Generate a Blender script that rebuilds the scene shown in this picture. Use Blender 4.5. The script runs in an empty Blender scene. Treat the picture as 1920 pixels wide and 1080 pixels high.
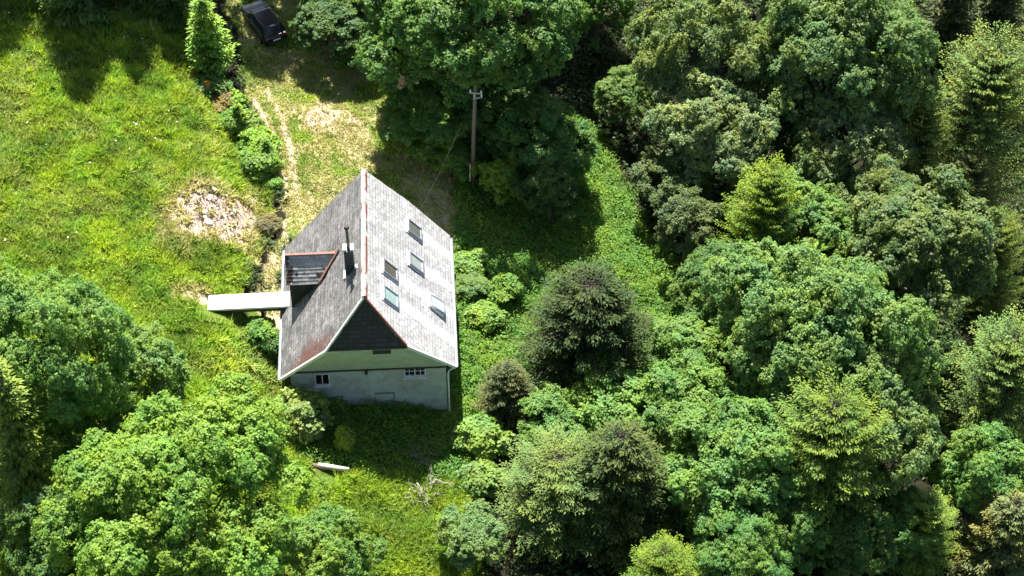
import bpy, math, random
import numpy as np
from mathutils import Vector, Matrix

SC = bpy.context.scene
COL = SC.collection
rad = math.radians

# ------------------------------------------------------------------ camera, sky, sun, exposure
CAM = np.array([4.3295, -74.0714, 85.8512]); PITCH = 0.8202605; YAW = 0.0523492; FPX = 3733.0
fw = np.array([math.sin(YAW)*math.cos(PITCH), math.cos(YAW)*math.cos(PITCH), -math.sin(PITCH)])
rt = np.array([math.cos(YAW), -math.sin(YAW), 0.0])
up = np.cross(rt, fw)
cd = bpy.data.cameras.new("camera"); cam = bpy.data.objects.new("camera", cd); COL.objects.link(cam)
cd.sensor_width = 36.0; cd.lens = FPX/1920*36.0; cd.clip_start = 0.5; cd.clip_end = 9000
m = Matrix(((rt[0], up[0], -fw[0], CAM[0]), (rt[1], up[1], -fw[1], CAM[1]), (rt[2], up[2], -fw[2], CAM[2]), (0, 0, 0, 1)))
cam.matrix_world = m
SC.camera = cam

SUN_EL = rad(58); SUN_AZ = rad(-4.5)          # azimuth measured from +Y towards +X
w = bpy.data.worlds.new("World"); SC.world = w; w.use_nodes = True
wn = w.node_tree.nodes; wl = w.node_tree.links
sky = wn.new("ShaderNodeTexSky"); sky.sky_type = 'NISHITA'; sky.sun_disc = False
sky.sun_elevation = SUN_EL; sky.sun_rotation = SUN_AZ; sky.altitude = 900; sky.dust_density = 2.5; sky.ozone_density = 0.6
bg = wn["Background"]; wl.new(sky.outputs[0], bg.inputs[0]); bg.inputs[1].default_value = 0.06
sd = bpy.data.lights.new("sun", 'SUN'); sd.energy = 5.0; sd.angle = rad(0.5); sd.color = (1.0, 0.955, 0.88)
so = bpy.data.objects.new("sun", sd); COL.objects.link(so)
sdir = Vector((math.sin(SUN_AZ)*math.cos(SUN_EL), math.cos(SUN_AZ)*math.cos(SUN_EL), math.sin(SUN_EL)))
so.rotation_euler = sdir.to_track_quat('Z', 'Y').to_euler()
SC.view_settings.view_transform = 'Standard'; SC.view_settings.look = 'None'
SC.view_settings.exposure = 1.6; SC.view_settings.gamma = 1.0
SC.render.engine = 'CYCLES'
SC.cycles.max_bounces = 8; SC.cycles.diffuse_bounces = 4; SC.cycles.transmission_bounces = 4

# ------------------------------------------------------------------ terrain function and helpers
XB_Y = np.array([-40, 5.7, 11.4, 18, 23.7, 27.5, 34, 50, 70.]); XB_X = np.array([-5.7, -5.7, -5.8, -6.8, -8.5, -10.5, -12.2, -15.5, -19.])
def sstep(a, b, x):
    t = np.clip((np.asarray(x)-a)/(b-a), 0, 1); return t*t*(3-2*t)
def zt(x, y):
    x = np.asarray(x, float); y = np.asarray(y, float)
    xc = np.clip(x, -45, 60)
    z = -2.4 - 0.2*(xc+5)
    s = np.interp(y, XB_Y, XB_X) - x
    z = z + 1.45*sstep(0.0, 3.4, s)
    z = z + 0.10*np.sin(x*0.9+1.3*np.sin(y*0.35))*np.cos(y*0.7+0.6*x) + 0.06*np.sin(x*2.1+y*1.3)*np.sin(y*1.9-0.7*x)
    d2 = ((x+9.9)/1.9)**2 + ((y-14.6)/2.1)**2
    z = z + 0.45*np.exp(-d2)
    far = sstep(80, 400, np.hypot(x, y)); 
    return z*(1-far) + far*(-6.0)
def pix_ray(px, py):
    d = fw*FPX + rt*(px-960) - up*(py-540); return d/np.linalg.norm(d)
def ground(px, py, h=0.0):
    """world point on the terrain raised by h"""
    d = pix_ray(px, py); t = 60.0
    for _ in range(60):
        p = CAM + d*t; g = p[2] - (float(zt(p[0], p[1])) + h)
        t += g/(-d[2]+0.15)
    return CAM + d*t
def poly_world(pts):
    return np.array([ground(*p)[:2] for p in pts])
def inside(poly, x, y):
    c = np.zeros(len(x), bool); n = len(poly)
    for i in range(n):
        x1, y1 = poly[i]; x2, y2 = poly[(i+1) % n]
        k = ((y1 > y) != (y2 > y)) & (x < (x2-x1)*(y-y1)/(y2-y1+1e-12)+x1)
        c ^= k
    return c
def vnoise(x, y, sc, seed):
    """smooth 2-D value noise 0..1"""
    r = np.random.default_rng(seed); T = r.random((256, 256))
    u = np.asarray(x)/sc + 1000.3; v = np.asarray(y)/sc + 1000.7
    i = np.floor(u).astype(int); j = np.floor(v).astype(int); fu = u-i; fv = v-j
    fu = fu*fu*(3-2*fu); fv = fv*fv*(3-2*fv)
    g = lambda a, b: T[a % 256, b % 256]
    return (g(i, j)*(1-fu)+g(i+1, j)*fu)*(1-fv) + (g(i, j+1)*(1-fu)+g(i+1, j+1)*fu)*fv
def fbm(x, y, sc, seed):
    return (vnoise(x, y, sc, seed)*.5 + vnoise(x, y, sc*.47, seed+1)*.28 + vnoise(x, y, sc*.2, seed+2)*.22)

# ------------------------------------------------------------------ materials
def new_mat(name):
    m = bpy.data.materials.new(name); m.use_nodes = True
    nt = m.node_tree; return m, nt.nodes, nt.links, nt.nodes["Principled BSDF"]
def simple(name, col, rough=0.6, metal=0.0, var=0.25, scale=6.0, bump=0.0, spec=0.5):
    m, N, L, B = new_mat(name)
    B.inputs["Roughness"].default_value = rough; B.inputs["Metallic"].default_value = metal
    B.inputs["Specular IOR Level"].default_value = spec
    tc = N.new("ShaderNodeTexCoord"); nz = N.new("ShaderNodeTexNoise"); nz.inputs["Scale"].default_value = scale; nz.inputs["Detail"].default_value = 6
    L.new(tc.outputs["Object"], nz.inputs["Vector"])
    mx = N.new("ShaderNodeMix"); mx.data_type = 'RGBA'
    mx.inputs[6].default_value = (*[c*(1-var) for c in col], 1); mx.inputs[7].default_value = (*[min(1, c*(1+var)) for c in col], 1)
    L.new(nz.outputs[0], mx.inputs[0]); L.new(mx.outputs[2], B.inputs["Base Color"])
    if bump:
        bp = N.new("ShaderNodeBump"); bp.inputs["Strength"].default_value = bump; bp.inputs["Distance"].default_value = 0.05
        L.new(nz.outputs[0], bp.inputs["Height"]); L.new(bp.outputs[0], B.inputs["Normal"])
    return m
def mathn(N, L, op, a, b=None):
    n = N.new("ShaderNodeMath"); n.operation = op
    for i, v in enumerate((a, b)):
        if v is None: continue
        if hasattr(v, "links"): L.new(v, n.inputs[i])
        else: n.inputs[i].default_value = v
    return n.outputs[0]
def mixc(N, L, fac, a, b, mode='MIX'):
    n = N.new("ShaderNodeMix"); n.data_type = 'RGBA'; n.blend_type = mode
    for i, v in ((0, fac), (6, a), (7, b)):
        if hasattr(v, "links"): L.new(v, n.inputs[i])
        elif i == 0: n.inputs[0].default_value = v
        else: n.inputs[i].default_value = (*v, 1)
    return n.outputs[2]
def ramp(N, L, fac, stops):
    n = N.new("ShaderNodeValToRGB"); e = n.color_ramp.elements
    while len(e) < len(stops): e.new(0.5)
    for k, (p, c) in enumerate(stops):
        e[k].position = p; e[k].color = (*c, 1) if not np.isscalar(c) else (c, c, c, 1)
    L.new(fac, n.inputs[0]); return n.outputs[0]
YELL = 0.4
def leaf_material(name, trans=0.33, rough=0.5, spec=0.35, yell=0.4, brown=(0.034, 0.027, 0.02), straw=None):
    m, N, L, B = new_mat(name)
    at = N.new("ShaderNodeAttribute"); at.attribute_name = "tint"
    oi = N.new("ShaderNodeObjectInfo")
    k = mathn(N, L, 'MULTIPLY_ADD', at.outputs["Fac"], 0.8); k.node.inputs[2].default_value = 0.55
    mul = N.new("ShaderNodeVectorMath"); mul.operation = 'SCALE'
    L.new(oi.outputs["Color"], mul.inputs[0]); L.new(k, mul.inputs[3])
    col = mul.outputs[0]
    gm = N.new("ShaderNodeNewGeometry"); hn = N.new("ShaderNodeTexNoise"); hn.inputs["Scale"].default_value = .55; hn.inputs["Detail"].default_value = 3
    L.new(gm.outputs["Position"], hn.inputs["Vector"])
    hue = mixc(N, L, ramp(N, L, hn.outputs[0], [(.35, 0.0), (.65, 1.0)]), (.78, .93, 1.12), (1.24, 1.08, .78)); col = mixc(N, L, 1.0, col, hue, 'MULTIPLY')
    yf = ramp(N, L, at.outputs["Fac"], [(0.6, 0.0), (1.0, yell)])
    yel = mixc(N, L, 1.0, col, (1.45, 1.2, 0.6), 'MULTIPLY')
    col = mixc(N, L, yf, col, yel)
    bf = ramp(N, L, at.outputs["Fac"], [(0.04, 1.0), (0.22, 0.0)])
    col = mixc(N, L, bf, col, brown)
    if straw:
        a2 = N.new("ShaderNodeAttribute"); a2.attribute_name = "dry"
        col = mixc(N, L, a2.outputs["Fac"], col, straw)
    L.new(col, B.inputs["Base Color"]); B.inputs["Roughness"].default_value = rough; B.inputs["Specular IOR Level"].default_value = spec
    tr = N.new("ShaderNodeBsdfTranslucent"); tcol = mixc(N, L, 1.0, col, (1.15, 1.25, 0.55), 'MULTIPLY'); L.new(tcol, tr.inputs[0])
    mx = N.new("ShaderNodeMixShader"); mx.inputs[0].default_value = trans
    L.new(B.outputs[0], mx.inputs[1]); L.new(tr.outputs[0], mx.inputs[2]); L.new(mx.outputs[0], N["Material Output"].inputs[0])
    return m
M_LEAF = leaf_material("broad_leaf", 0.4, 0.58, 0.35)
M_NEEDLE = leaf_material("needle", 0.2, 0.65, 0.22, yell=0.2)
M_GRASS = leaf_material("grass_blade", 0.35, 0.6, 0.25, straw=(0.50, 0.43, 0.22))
M_BARK = simple("bark", (0.10, 0.085, 0.065), 0.9, var=0.5, scale=8, bump=0.4)
M_DEAD = simple("dead_wood", (0.42, 0.39, 0.35), 0.85, var=0.45, scale=9)
M_DEADBR = simple("rotten_wood", (0.16, 0.10, 0.06), 0.9, var=0.5, scale=9)
M_POLE = simple("weathered_pole_wood", (0.20, 0.155, 0.115), 0.85, var=0.35, scale=7, bump=0.2)
M_STONE = simple("pale_stone", (0.72, 0.70, 0.66), 0.8, var=0.3, scale=5, bump=0.4)

# ------------------------------------------------------------------ mesh helpers
class MB:
    def __init__(s): s.v = []; s.f = []; s.uv = None
    def add(s, verts, faces):
        o = len(s.v); s.v += [tuple(map(float, p)) for p in verts]; s.f += [tuple(i+o for i in f) for f in faces]; return s
    def box(s, c, d, M=None):
        hx, hy, hz = d[0]/2, d[1]/2, d[2]/2
        P = [Vector((sx*hx, sy*hy, sz*hz)) for sz in (-1, 1) for sy in (-1, 1) for sx in (-1, 1)]
        if M is not None: P = [M @ p for p in P]
        P = [p+Vector(c) for p in P]
        return s.add(P, [(0, 2, 3, 1), (4, 5, 7, 6), (0, 1, 5, 4), (2, 6, 7, 3), (0, 4, 6, 2), (1, 3, 7, 5)])
    def hexa(s, bottom, top):
        return s.add(list(bottom)+list(top), [(3, 2, 1, 0), (4, 5, 6, 7)] + [(i, (i+1) % 4, (i+1) % 4+4, i+4) for i in range(4)])
    def prism(s, poly, off):
        """extrude a 3-D polygon by vector off"""
        n = len(poly); a = [Vector(p) for p in poly]; b = [p+Vector(off) for p in a]
        return s.add(a+b, [tuple(range(n-1, -1, -1)), tuple(range(n, 2*n))] + [(i, (i+1) % n, (i+1) % n+n, i+n) for i in range(n)])
    def tube(s, pts, radii, n=7, cap=True):
        pts = [Vector(p) for p in pts]; rings = []; V = []
        a = None
        for i, p in enumerate(pts):
            t = (pts[min(i+1, len(pts)-1)]-pts[max(i-1, 0)]).normalized()
            if a is None: a = t.orthogonal().normalized()
            a = (a-t*a.dot(t)).normalized(); b = t.cross(a); r = radii[i] if hasattr(radii, "__len__") else radii
            V += [p+(a*math.cos(2*math.pi*k/n)+b*math.sin(2*math.pi*k/n))*r for k in range(n)]
        F = []
        for i in range(len(pts)-1):
            for k in range(n):
                F.append((i*n+k, i*n+(k+1) % n, (i+1)*n+(k+1) % n, (i+1)*n+k))
        if cap: F += [tuple(range(n-1, -1, -1)), tuple(range((len(pts)-1)*n, len(pts)*n))]
        return s.add(V, F)
    def loft(s, rings):
        n = len(rings[0]); V = [p for r in rings for p in r]; F = []
        for i in range(len(rings)-1):
            for k in range(n): F.append((i*n+k, i*n+(k+1) % n, (i+1)*n+(k+1) % n, (i+1)*n+k))
        F += [tuple(range(n-1, -1, -1)), tuple(range((len(rings)-1)*n, len(rings)*n))]
        return s.add(V, F)
    def build(s, name, mat, parent=None, smooth=False, local=False, bevel=0.0):
        me = bpy.data.meshes.new(name)
        off = root_loc(parent) if (parent is not None and not local) else Vector((0, 0, 0))
        me.from_pydata([tuple(Vector(v)-off) for v in s.v], [], s.f); me.validate(); me.update()
        if mat: me.materials.append(mat)
        if smooth: me.shade_smooth()
        o = bpy.data.objects.new(name, me); COL.objects.link(o)
        if parent is not None: o.parent = parent
        if bevel:
            b = o.modifiers.new("bevel", 'BEVEL'); b.width = bevel; b.segments = 2; b.limit_method = 'ANGLE'
        return o
def root_loc(p):
    while p.parent is not None: p = p.parent
    return p.location.copy()
def tag(o, label=None, cat=None, group=None, kind=None):
    if label: o['label'] = label
    if cat: o['category'] = cat
    if group: o['group'] = group
    if kind: o['kind'] = kind
    return o
def thing(name, loc, label, cat, group=None, rz=0.0):
    o = bpy.data.objects.new(name, None); COL.objects.link(o); o.empty_display_size = 0.3
    o.location = loc; o.rotation_euler = (0, 0, rz); return tag(o, label, cat, group)
def np_mesh(name, V, K, mat, attrs):
    """V (N,K,3): N separate K-gons with per-face float attributes"""
    N = len(V); me = bpy.data.meshes.new(name)
    me.vertices.add(N*K); me.vertices.foreach_set("co", V.astype(np.float32).ravel())
    me.loops.add(N*K); me.loops.foreach_set("vertex_index", np.arange(N*K, dtype=np.int32))
    me.polygons.add(N); me.polygons.foreach_set("loop_start", np.arange(0, N*K, K, dtype=np.int32))
    me.update(calc_edges=True)
    for an, av in attrs.items():
        a = me.attributes.new(an, 'FLOAT', 'FACE'); a.data.foreach_set("value", av.astype(np.float32))
    me.materials.append(mat); return me
def nrm(a): return a/(np.linalg.norm(a, axis=-1, keepdims=True)+1e-9)
def kites(P, D, Nn, ln, wd, fold=0.25, droop=0.15):
    """leaf blades: base P, direction D, up-normal Nn"""
    D = nrm(D); S = nrm(np.cross(D, Nn)); U = np.cross(S, D)
    ln = ln[:, None]; wd = wd[:, None]
    mid = P + D*ln*0.45
    tip = P + D*ln - U*ln*droop
    return np.stack([P, mid+S*wd*.5+U*wd*fold, tip, mid-S*wd*.5+U*wd*fold], 1)

# ------------------------------------------------------------------ tree generators (mesh data, local coordinates, base at origin)
def rand_dirs(rng, n):
    v = rng.normal(size=(n, 3)); return nrm(v)
def maple_crown(seed, R, Rz, zc, nl, leaf=0.155, dens=6.5, lobe=(0.16, 0.32), flat=0.55):
    rng = np.random.default_rng(seed); P = []; D = []; Nn = []; T = []; centers = []
    nl = int(nl*1.25)
    i = np.arange(nl)+.5; ph = np.arccos(1-1.62*i/nl); th = math.pi*(1+5**.5)*i + rng.normal(0, .4, nl)
    dirs = np.stack([np.cos(th)*np.sin(ph), np.sin(th)*np.sin(ph), np.cos(ph)], 1)
    k1 = rand_dirs(rng, 4); a1 = rng.uniform(.08, .2, 4)
    for d in dirs:
        env = 1 + float(np.sum(a1*np.sin(3.0*(k1@d)+np.arange(4)*1.7)))*.5
        q = (rng.uniform(0.56, 0.92) if rng.random() > .1 else rng.uniform(.92, 1.1))*env*(1-.10*max(0, d[2])); lr = R*rng.uniform(*lobe)*(1 if d[2] > -.2 else .8)
        c = d*np.array([R, R, Rz])*q; centers.append(c + np.array([0, 0, zc]))
        m_ = int(dens*.46*lr*lr*4*math.pi*.62)+3
        out = nrm(d+np.array([0, 0, .55]))
        v = nrm(rand_dirs(rng, m_)+out*.85)
        sub = c + v*np.array([1, 1, .8])*lr*rng.uniform(.6, 1.1, (m_, 1))
        ax0 = nrm(v*.75 + np.array([0, 0, .9]) + rng.normal(0, .2, (m_, 3)))
        br0 = rng.uniform(-.1, .2, m_) + rng.uniform(-.1, .1)
        q_ = rng.integers(3, 6, m_); ix = np.repeat(np.arange(m_), q_); n = len(ix)
        ro = rng.normal(0, 1, (n, 3)); ro -= ax0[ix]*np.sum(ro*ax0[ix], 1, keepdims=True); rr = rng.uniform(.04, .30, (n, 1))*(.8+.15*lr)
        sp = sub[ix] + nrm(ro)*rr - ax0[ix]*rr*rr*.8 + rng.normal(0, .04, (n, 3))
        ax = nrm(ax0[ix] + nrm(ro)*rr*1.2 + rng.normal(0, .12, (n, 3))); br = br0[ix]+rng.uniform(-.06, .1, n)
        k = int(rng.integers(8, 10)); az = rng.uniform(0, 2*math.pi, (n, 1)) + np.arange(k)*2.4
        e1 = nrm(np.cross(ax, np.array([.3, .9, .1]))); e2 = np.cross(ax, e1)
        for j in range(k):
            f = j/k; elev = -.4+.85*f + rng.normal(0, .18, n)
            dd = (e1*np.cos(az[:, j:j+1])+e2*np.sin(az[:, j:j+1]))*np.cos(elev)[:, None] + ax*np.sin(elev)[:, None]
            P.append(sp+dd*.05*(1-f)+ax*(.12*f-.05)+rng.normal(0, .03, (n, 3))); D.append(dd); Nn.append(nrm(ax+rng.normal(0, .25, (n, 3))))
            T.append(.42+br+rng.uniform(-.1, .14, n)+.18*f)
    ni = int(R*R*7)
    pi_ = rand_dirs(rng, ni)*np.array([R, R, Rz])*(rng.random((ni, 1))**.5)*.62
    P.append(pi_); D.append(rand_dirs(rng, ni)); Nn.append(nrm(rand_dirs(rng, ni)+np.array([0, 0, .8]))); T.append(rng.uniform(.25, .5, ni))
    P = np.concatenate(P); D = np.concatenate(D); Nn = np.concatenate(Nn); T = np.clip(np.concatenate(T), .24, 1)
    ln = leaf*rng.uniform(.7, 1.2, len(P)); V = kites(P+np.array([0, 0, zc]), D, Nn, ln, ln*rng.uniform(.7, .95, len(P)), .12, .22)
    return V, T, centers
def maple_trunk(seed, H, zc, centers, r0):
    rng = random.Random(seed); b = MB()
    b.tube([(0, 0, -.6), (.05, 0, zc*.3), (-.08, .06, zc*.7), (.05, -.05, zc), (0, 0, zc+(H-zc)*.6)], [r0*1.25, r0, r0*.8, r0*.55, r0*.12], 9)
    for c in centers[::3]:
        z0 = zc*rng.uniform(.45, .95); q = rng.uniform(.3, .6)
        mid = (c[0]*q, c[1]*q, z0+(c[2]-z0)*q*.75+.2)
        b.tube([(0, 0, z0), mid, tuple(c)], [r0*.34, r0*.2, r0*.05], 5, False)
    return b
def conifer(seed, H, R, power=0.85, droop=0.32, lift=0.22, z0=.06, step=.36, nb=(7, 10), spray=.5, width=.1, brown=.45, dome=0.0, needle=1.0, st=.17, shift=0.0):
    rng = np.random.default_rng(seed); P = []; D = []; Nn = []; T = []; LN = []; b = MB()
    r0 = H*.014+.05
    b.tube([(0, 0, -.6), (0, 0, H*.4), (0, 0, H*.97)], [r0*1.2, r0*.75, .02], 8)
    z = H*z0
    while z < H*.985:
        t = max(0.0, (z/H-z0)/(1-z0))
        prof = (1-t)**power*(1-dome) + dome*math.sqrt(max(0, 1-t**2.4))
        prof *= .72+.28*min(1, t/.12+.2)
        n = int(rng.integers(*nb)); a0 = rng.uniform(0, 6.28)
        for k in range(n):
            az = a0+6.283*k/n+rng.normal(0, .3); zj = rng.normal(0, step*.4); L = max(.16, R*prof*rng.uniform(.68, 1.12))
            rd = np.array([math.cos(az), math.sin(az), 0]); tg = np.array([-rd[1], rd[0], 0])
            dz = droop*rng.uniform(.6, 1.4); lf = lift*rng.uniform(.6, 1.4)
            up0 = .55*t*t                                   # upper branches point upwards
            s = np.arange(.12, 1.0, max(.04, st/L)); m_ = len(s)
            def at(q): return np.outer(q*L, rd)*1.0 + np.array([0, 0, z+zj]) + np.outer(L*(-dz*q+lf*q*q+up0*q), [0, 0, 1.0])
            c = at(s)
            if k % 2 == 0 and L > .6:
                q = np.array([0, .5, 1.0]); b.tube(at(q), [.015+.012*L, .012+.006*L, .006], 4, False)
            sl = spray*np.minimum(1, L/1.6)*(1-.55*s)+.12
            for side in (-1, 1):
                for rep in range(3):
                    base = c + rng.normal(0, .05, (m_, 3)) + np.outer(sl*side*rep*.3, tg)
                    dd = np.outer(np.full(m_, .55+.25*rep), rd)+side*tg*rng.uniform(.45, 1.05, (m_, 1))*(1-.25*rep)+np.array([0, 0, -.12])+rng.normal(0, .2, (m_, 3))
                    P.append(base); D.append(dd); Nn.append(nrm(np.array([0, 0, 1.])+rng.normal(0, .4, (m_, 3))))
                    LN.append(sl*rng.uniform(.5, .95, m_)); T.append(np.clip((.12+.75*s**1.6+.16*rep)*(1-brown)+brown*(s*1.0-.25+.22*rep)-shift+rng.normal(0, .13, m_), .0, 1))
            e = at(np.array([.97, 1.0, 1.0]))+rng.normal(0, .06, (3, 3)); P.append(e); D.append(np.array([rd+tg*.5, rd, rd-tg*.5])+np.array([0, 0, .1]))
            Nn.append(np.tile([0, 0, 1.], (3, 1))+rng.normal(0, .3, (3, 3))); LN.append(np.full(3, .34)); T.append(rng.uniform(.7, 1, 3))
        z += step*rng.uniform(.8, 1.2)*(1-.35*t)
    P = np.concatenate(P); D = np.concatenate(D); Nn = np.concatenate(Nn); T = np.concatenate(T); LN = np.concatenate(LN)
    V = kites(P, D, nrm(Nn), LN*needle, np.maximum(.05, LN*.0+width*rng.uniform(.7, 1.2, len(P))), .1, .12)
    return V, np.clip(T, 0, 1), b

KINDS = {}
def add_kind(key, H, R, crown_me, trunk_me): KINDS[key] = (H, R, crown_me, trunk_me)
def build_maple_kind(key, seed, H, R, Rz, nl, **kw):
    zc = H-Rz; V, T, c = maple_crown(seed, R*.93, Rz*.93, zc, nl, **kw)
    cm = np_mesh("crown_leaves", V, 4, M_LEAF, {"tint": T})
    tb = maple_trunk(seed, H, zc, c, .06+.022*H)
    me = bpy.data.meshes.new("trunk_wood"); me.from_pydata([tuple(v) for v in tb.v], [], tb.f); me.materials.append(M_BARK); me.shade_smooth()
    add_kind(key, H, R, cm, me)
def build_conifer_kind(key, seed, H, R, **kw):
    V, T, tb = conifer(seed, H, R, **kw)
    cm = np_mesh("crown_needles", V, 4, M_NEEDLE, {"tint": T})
    me = bpy.data.meshes.new("trunk_wood"); me.from_pydata([tuple(v) for v in tb.v], [], tb.f); me.materials.append(M_BARK); me.shade_smooth()
    add_kind(key, H, R, cm, me)
build_maple_kind("big1", 11, 14, 6.2, 6.0, 74)
build_maple_kind("big2", 42, 14, 6.2, 5.6, 80, lobe=(.14, .33))
build_maple_kind("mid1", 13, 11, 4.3, 4.3, 52)
build_maple_kind("mid2", 14, 11, 4.3, 4.6, 44, lobe=(.17, .34))
build_maple_kind("mid3", 15, 11, 4.3, 4.2, 60, lobe=(.13, .28), leaf=.135, dens=8)
build_maple_kind("small1", 16, 7, 2.5, 2.8, 30, lobe=(.2, .38))
build_maple_kind("small2", 17, 7, 2.5, 2.6, 36, lobe=(.2, .36), leaf=.135, dens=8)
build_maple_kind("bush1", 18, 1.7, .95, .85, 16, lobe=(.3, .55), leaf=.17, dens=16)
build_maple_kind("bush2", 19, 1.7, .95, .85, 13, lobe=(.3, .6), leaf=.2, dens=13)
build_conifer_kind("spruce1", 21, 11, 2.5, brown=.3)
build_conifer_kind("spruce2", 22, 11, 2.6, brown=.3, droop=.42, lift=.3, nb=(5, 8))
build_conifer_kind("dome1", 23, 9, 3.5, power=.7, dome=.75, brown=.8, shift=.2, st=.12, needle=.72, droop=.15, lift=.18, step=.3, spray=.5, width=.085, nb=(10, 14))
build_conifer_kind("dome2", 24, 9, 3.2, power=.8, dome=.45, brown=.75, shift=.16, st=.12, needle=.72, droop=.2, lift=.25, step=.3, spray=.5, width=.085, nb=(10, 13))
build_conifer_kind("feather1", 25, 11, 4.0, power=.7, dome=.8, brown=.35, shift=.05, st=.1, needle=.56, droop=-.1, lift=.2, step=.32, spray=.58, width=.07, nb=(7, 10))
build_conifer_kind("feather2", 26, 11, 4.0, power=.8, dome=.6, brown=.35, shift=.05, st=.1, needle=.56, droop=-.05, lift=.25, step=.38, spray=.6, width=.07, nb=(7, 10))
build_conifer_kind("young", 27, 5.5, 1.7, brown=.05, droop=.1, lift=.2, step=.3, spray=.42, width=.13, nb=(6, 8))
TREE_GAIN = (1.72, 1.74, 1.18)
TREES_GROUP = "trees of the wood around the house"
def tree(key, name, base, R, H, col, label, cat="tree", group=None, rz=None):
    h0, r0, cm, tm = KINDS[key]
    e = thing(name, tuple(base), label, cat, group, random.uniform(0, 6.28) if rz is None else rz)
    e.scale = (R/r0, R/r0, H/h0)
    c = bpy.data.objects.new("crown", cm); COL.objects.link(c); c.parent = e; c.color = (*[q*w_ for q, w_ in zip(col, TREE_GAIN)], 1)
    t = bpy.data.objects.new("trunk", tm); COL.objects.link(t); t.parent = e
    return e
SC_PX = lambda p: FPX/np.dot(p-CAM, fw)
def dtree(key, name, cx, cy, rpx, H, col, label, asp=1.0, cat="tree", group=TREES_GROUP, rz=None):
    """broadleaved tree by its crown's centre and half-width in the photograph"""
    zc = H*.6
    for _ in range(1):
        zc = H*.6; p = ground(cx, cy, zc); R = 1.15*rpx/SC_PX(p)
    return tree(key, name, (p[0], p[1], float(zt(p[0], p[1]))), R, H, col, label, cat, group, rz)
def ctree(key, name, tx, ty, R, H, col, label, cat="tree", group=TREES_GROUP, rz=None):
    p = ground(tx, ty, H*.97)
    return tree(key, name, (p[0], p[1], float(zt(p[0], p[1]))), R, H, col, label, cat, group, rz)
random.seed(5)

# ------------------------------------------------------------------ ground zones (world polygons)
P_TERR = poly_world([(452, 160), (520, 130), (700, 130), (800, 230), (862, 330), (866, 470), (760, 460), (535, 470), (532, 640), (500, 640), (470, 590), (500, 480), (526, 430), (520, 340), (492, 240)])
P_TRACK = poly_world([(415, -60), (560, -60), (600, 60), (720, 150), (690, 180), (470, 180), (452, 120)])
P_UNDER = poly_world([(1085, 225), (1120, 235), (1150, 300), (1200, 420), (1300, 540), (1330, 640), (1250, 720), (1000, 760), (930, 860), (890, 960), (880, 1090), (560, 1090), (600, 900), (540, 780), (540, 690), (640, 690), (850, 690), (860, 450), (800, 320), (740, 215), (800, 180), (960, 200)])
P_FRONT = poly_world([(630, 900), (870, 900), (890, 1100), (580, 1100), (600, 960)])
P_MEADOW = poly_world([(-400, -300), (340, -300), (368, 20), (385, 130), (440, 250), (490, 330), (505, 420), (480, 480), (440, 560), (480, 620), (528, 690), (540, 780), (600, 900), (600, 1100), (-400, 1300)])
BLOBS = []   # cx, cy, rx, ry, straw, bare
def blob(px, py, rx, ry, straw, bare):
    p = ground(px, py); s = SC_PX(p); BLOBS.append((p[0], p[1], 1.05*rx/s, 1.05*ry/s/.73, straw, bare))
for a in [(600, 222, 62, 42, 1.0, .55), (648, 262, 50, 30, .8, .2), (690, 300, 60, 36, .65, .1), (575, 385, 55, 42, .8, .15), (610, 350, 40, 30, .6, .0),
          (510, 520, 34, 75, .9, .4), (518, 610, 20, 40, .8, .5), (366, 553, 36, 20, .9, .6), (392, 390, 92, 80, 1.0, 1.0), (345, 405, 55, 70, .8, .4), (430, 440, 40, 40, .7, .5),
          (800, 330, 60, 60, .6, .35), (840, 400, 30, 50, .6, .5), (560, 150, 60, 40, .35, .15), (500, 440, 26, 40, .5, .5), (740, 230, 60, 60, .35, .2)]: blob(*a)
RUTS = [poly_world([(462, 165), (492, 215), (516, 270), (530, 330), (532, 400), (534, 470)]), poly_world([(500, 170), (530, 225), (548, 300), (560, 380)])]
def seg_dist(pl, x, y):
    d = np.full(len(x), 1e9)
    for (x1, y1), (x2, y2) in zip(pl[:-1], pl[1:]):
        t = np.clip(((x-x1)*(x2-x1)+(y-y1)*(y2-y1))/((x2-x1)**2+(y2-y1)**2), 0, 1)
        d = np.minimum(d, np.hypot(x-x1-t*(x2-x1), y-y1-t*(y2-y1)))
    return d
def zones(x, y):
    n1 = fbm(x, y, 2.2, 3)-.5; n2 = fbm(x, y, .7, 9)-.5
    jx = x+n1*1.6+n2*.6; jy = y+(fbm(x, y, 2.0, 31)-.5)*1.6
    terr = (inside(P_TERR, jx, jy) | inside(P_TRACK, jx, jy)).astype(float)
    under = inside(P_UNDER, jx, jy).astype(float)*(1-terr)
    front = inside(P_FRONT, jx, jy).astype(float)
    mead = inside(P_MEADOW, jx, jy).astype(float)*(1-terr)*(1-under)
    dry = terr*np.clip(.12+.6*np.clip(fbm(x, y, 1.3, 55)*2.8-.95, 0, 1), 0, 1); bare = np.zeros(len(x))
    for cx, cy, rx, ry, st, ba in BLOBS:
        d = np.sqrt(((x-cx)/rx)**2+((y-cy)/ry)**2)+n1*1.0+n2*.9
        k = 1-sstep(.55, 1.15, d); dry = np.maximum(dry, k*st); bare = np.maximum(bare, (1-sstep(.35, .95, d+n2*.8))*ba)
    for r in RUTS:
        d = seg_dist(r, x, y)+n2*.5; dry = np.maximum(dry, (1-sstep(.12, .5, d))*.9*terr); bare = np.maximum(bare, (1-sstep(.05, .3, d))*.6*terr)
    dry = np.maximum(dry, mead*np.clip((fbm(x, y, 3.0, 77)-.5)*1.5, 0, .28))
    return dict(terr=terr, under=under, mead=mead, front=front, dry=dry, bare=bare)

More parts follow.
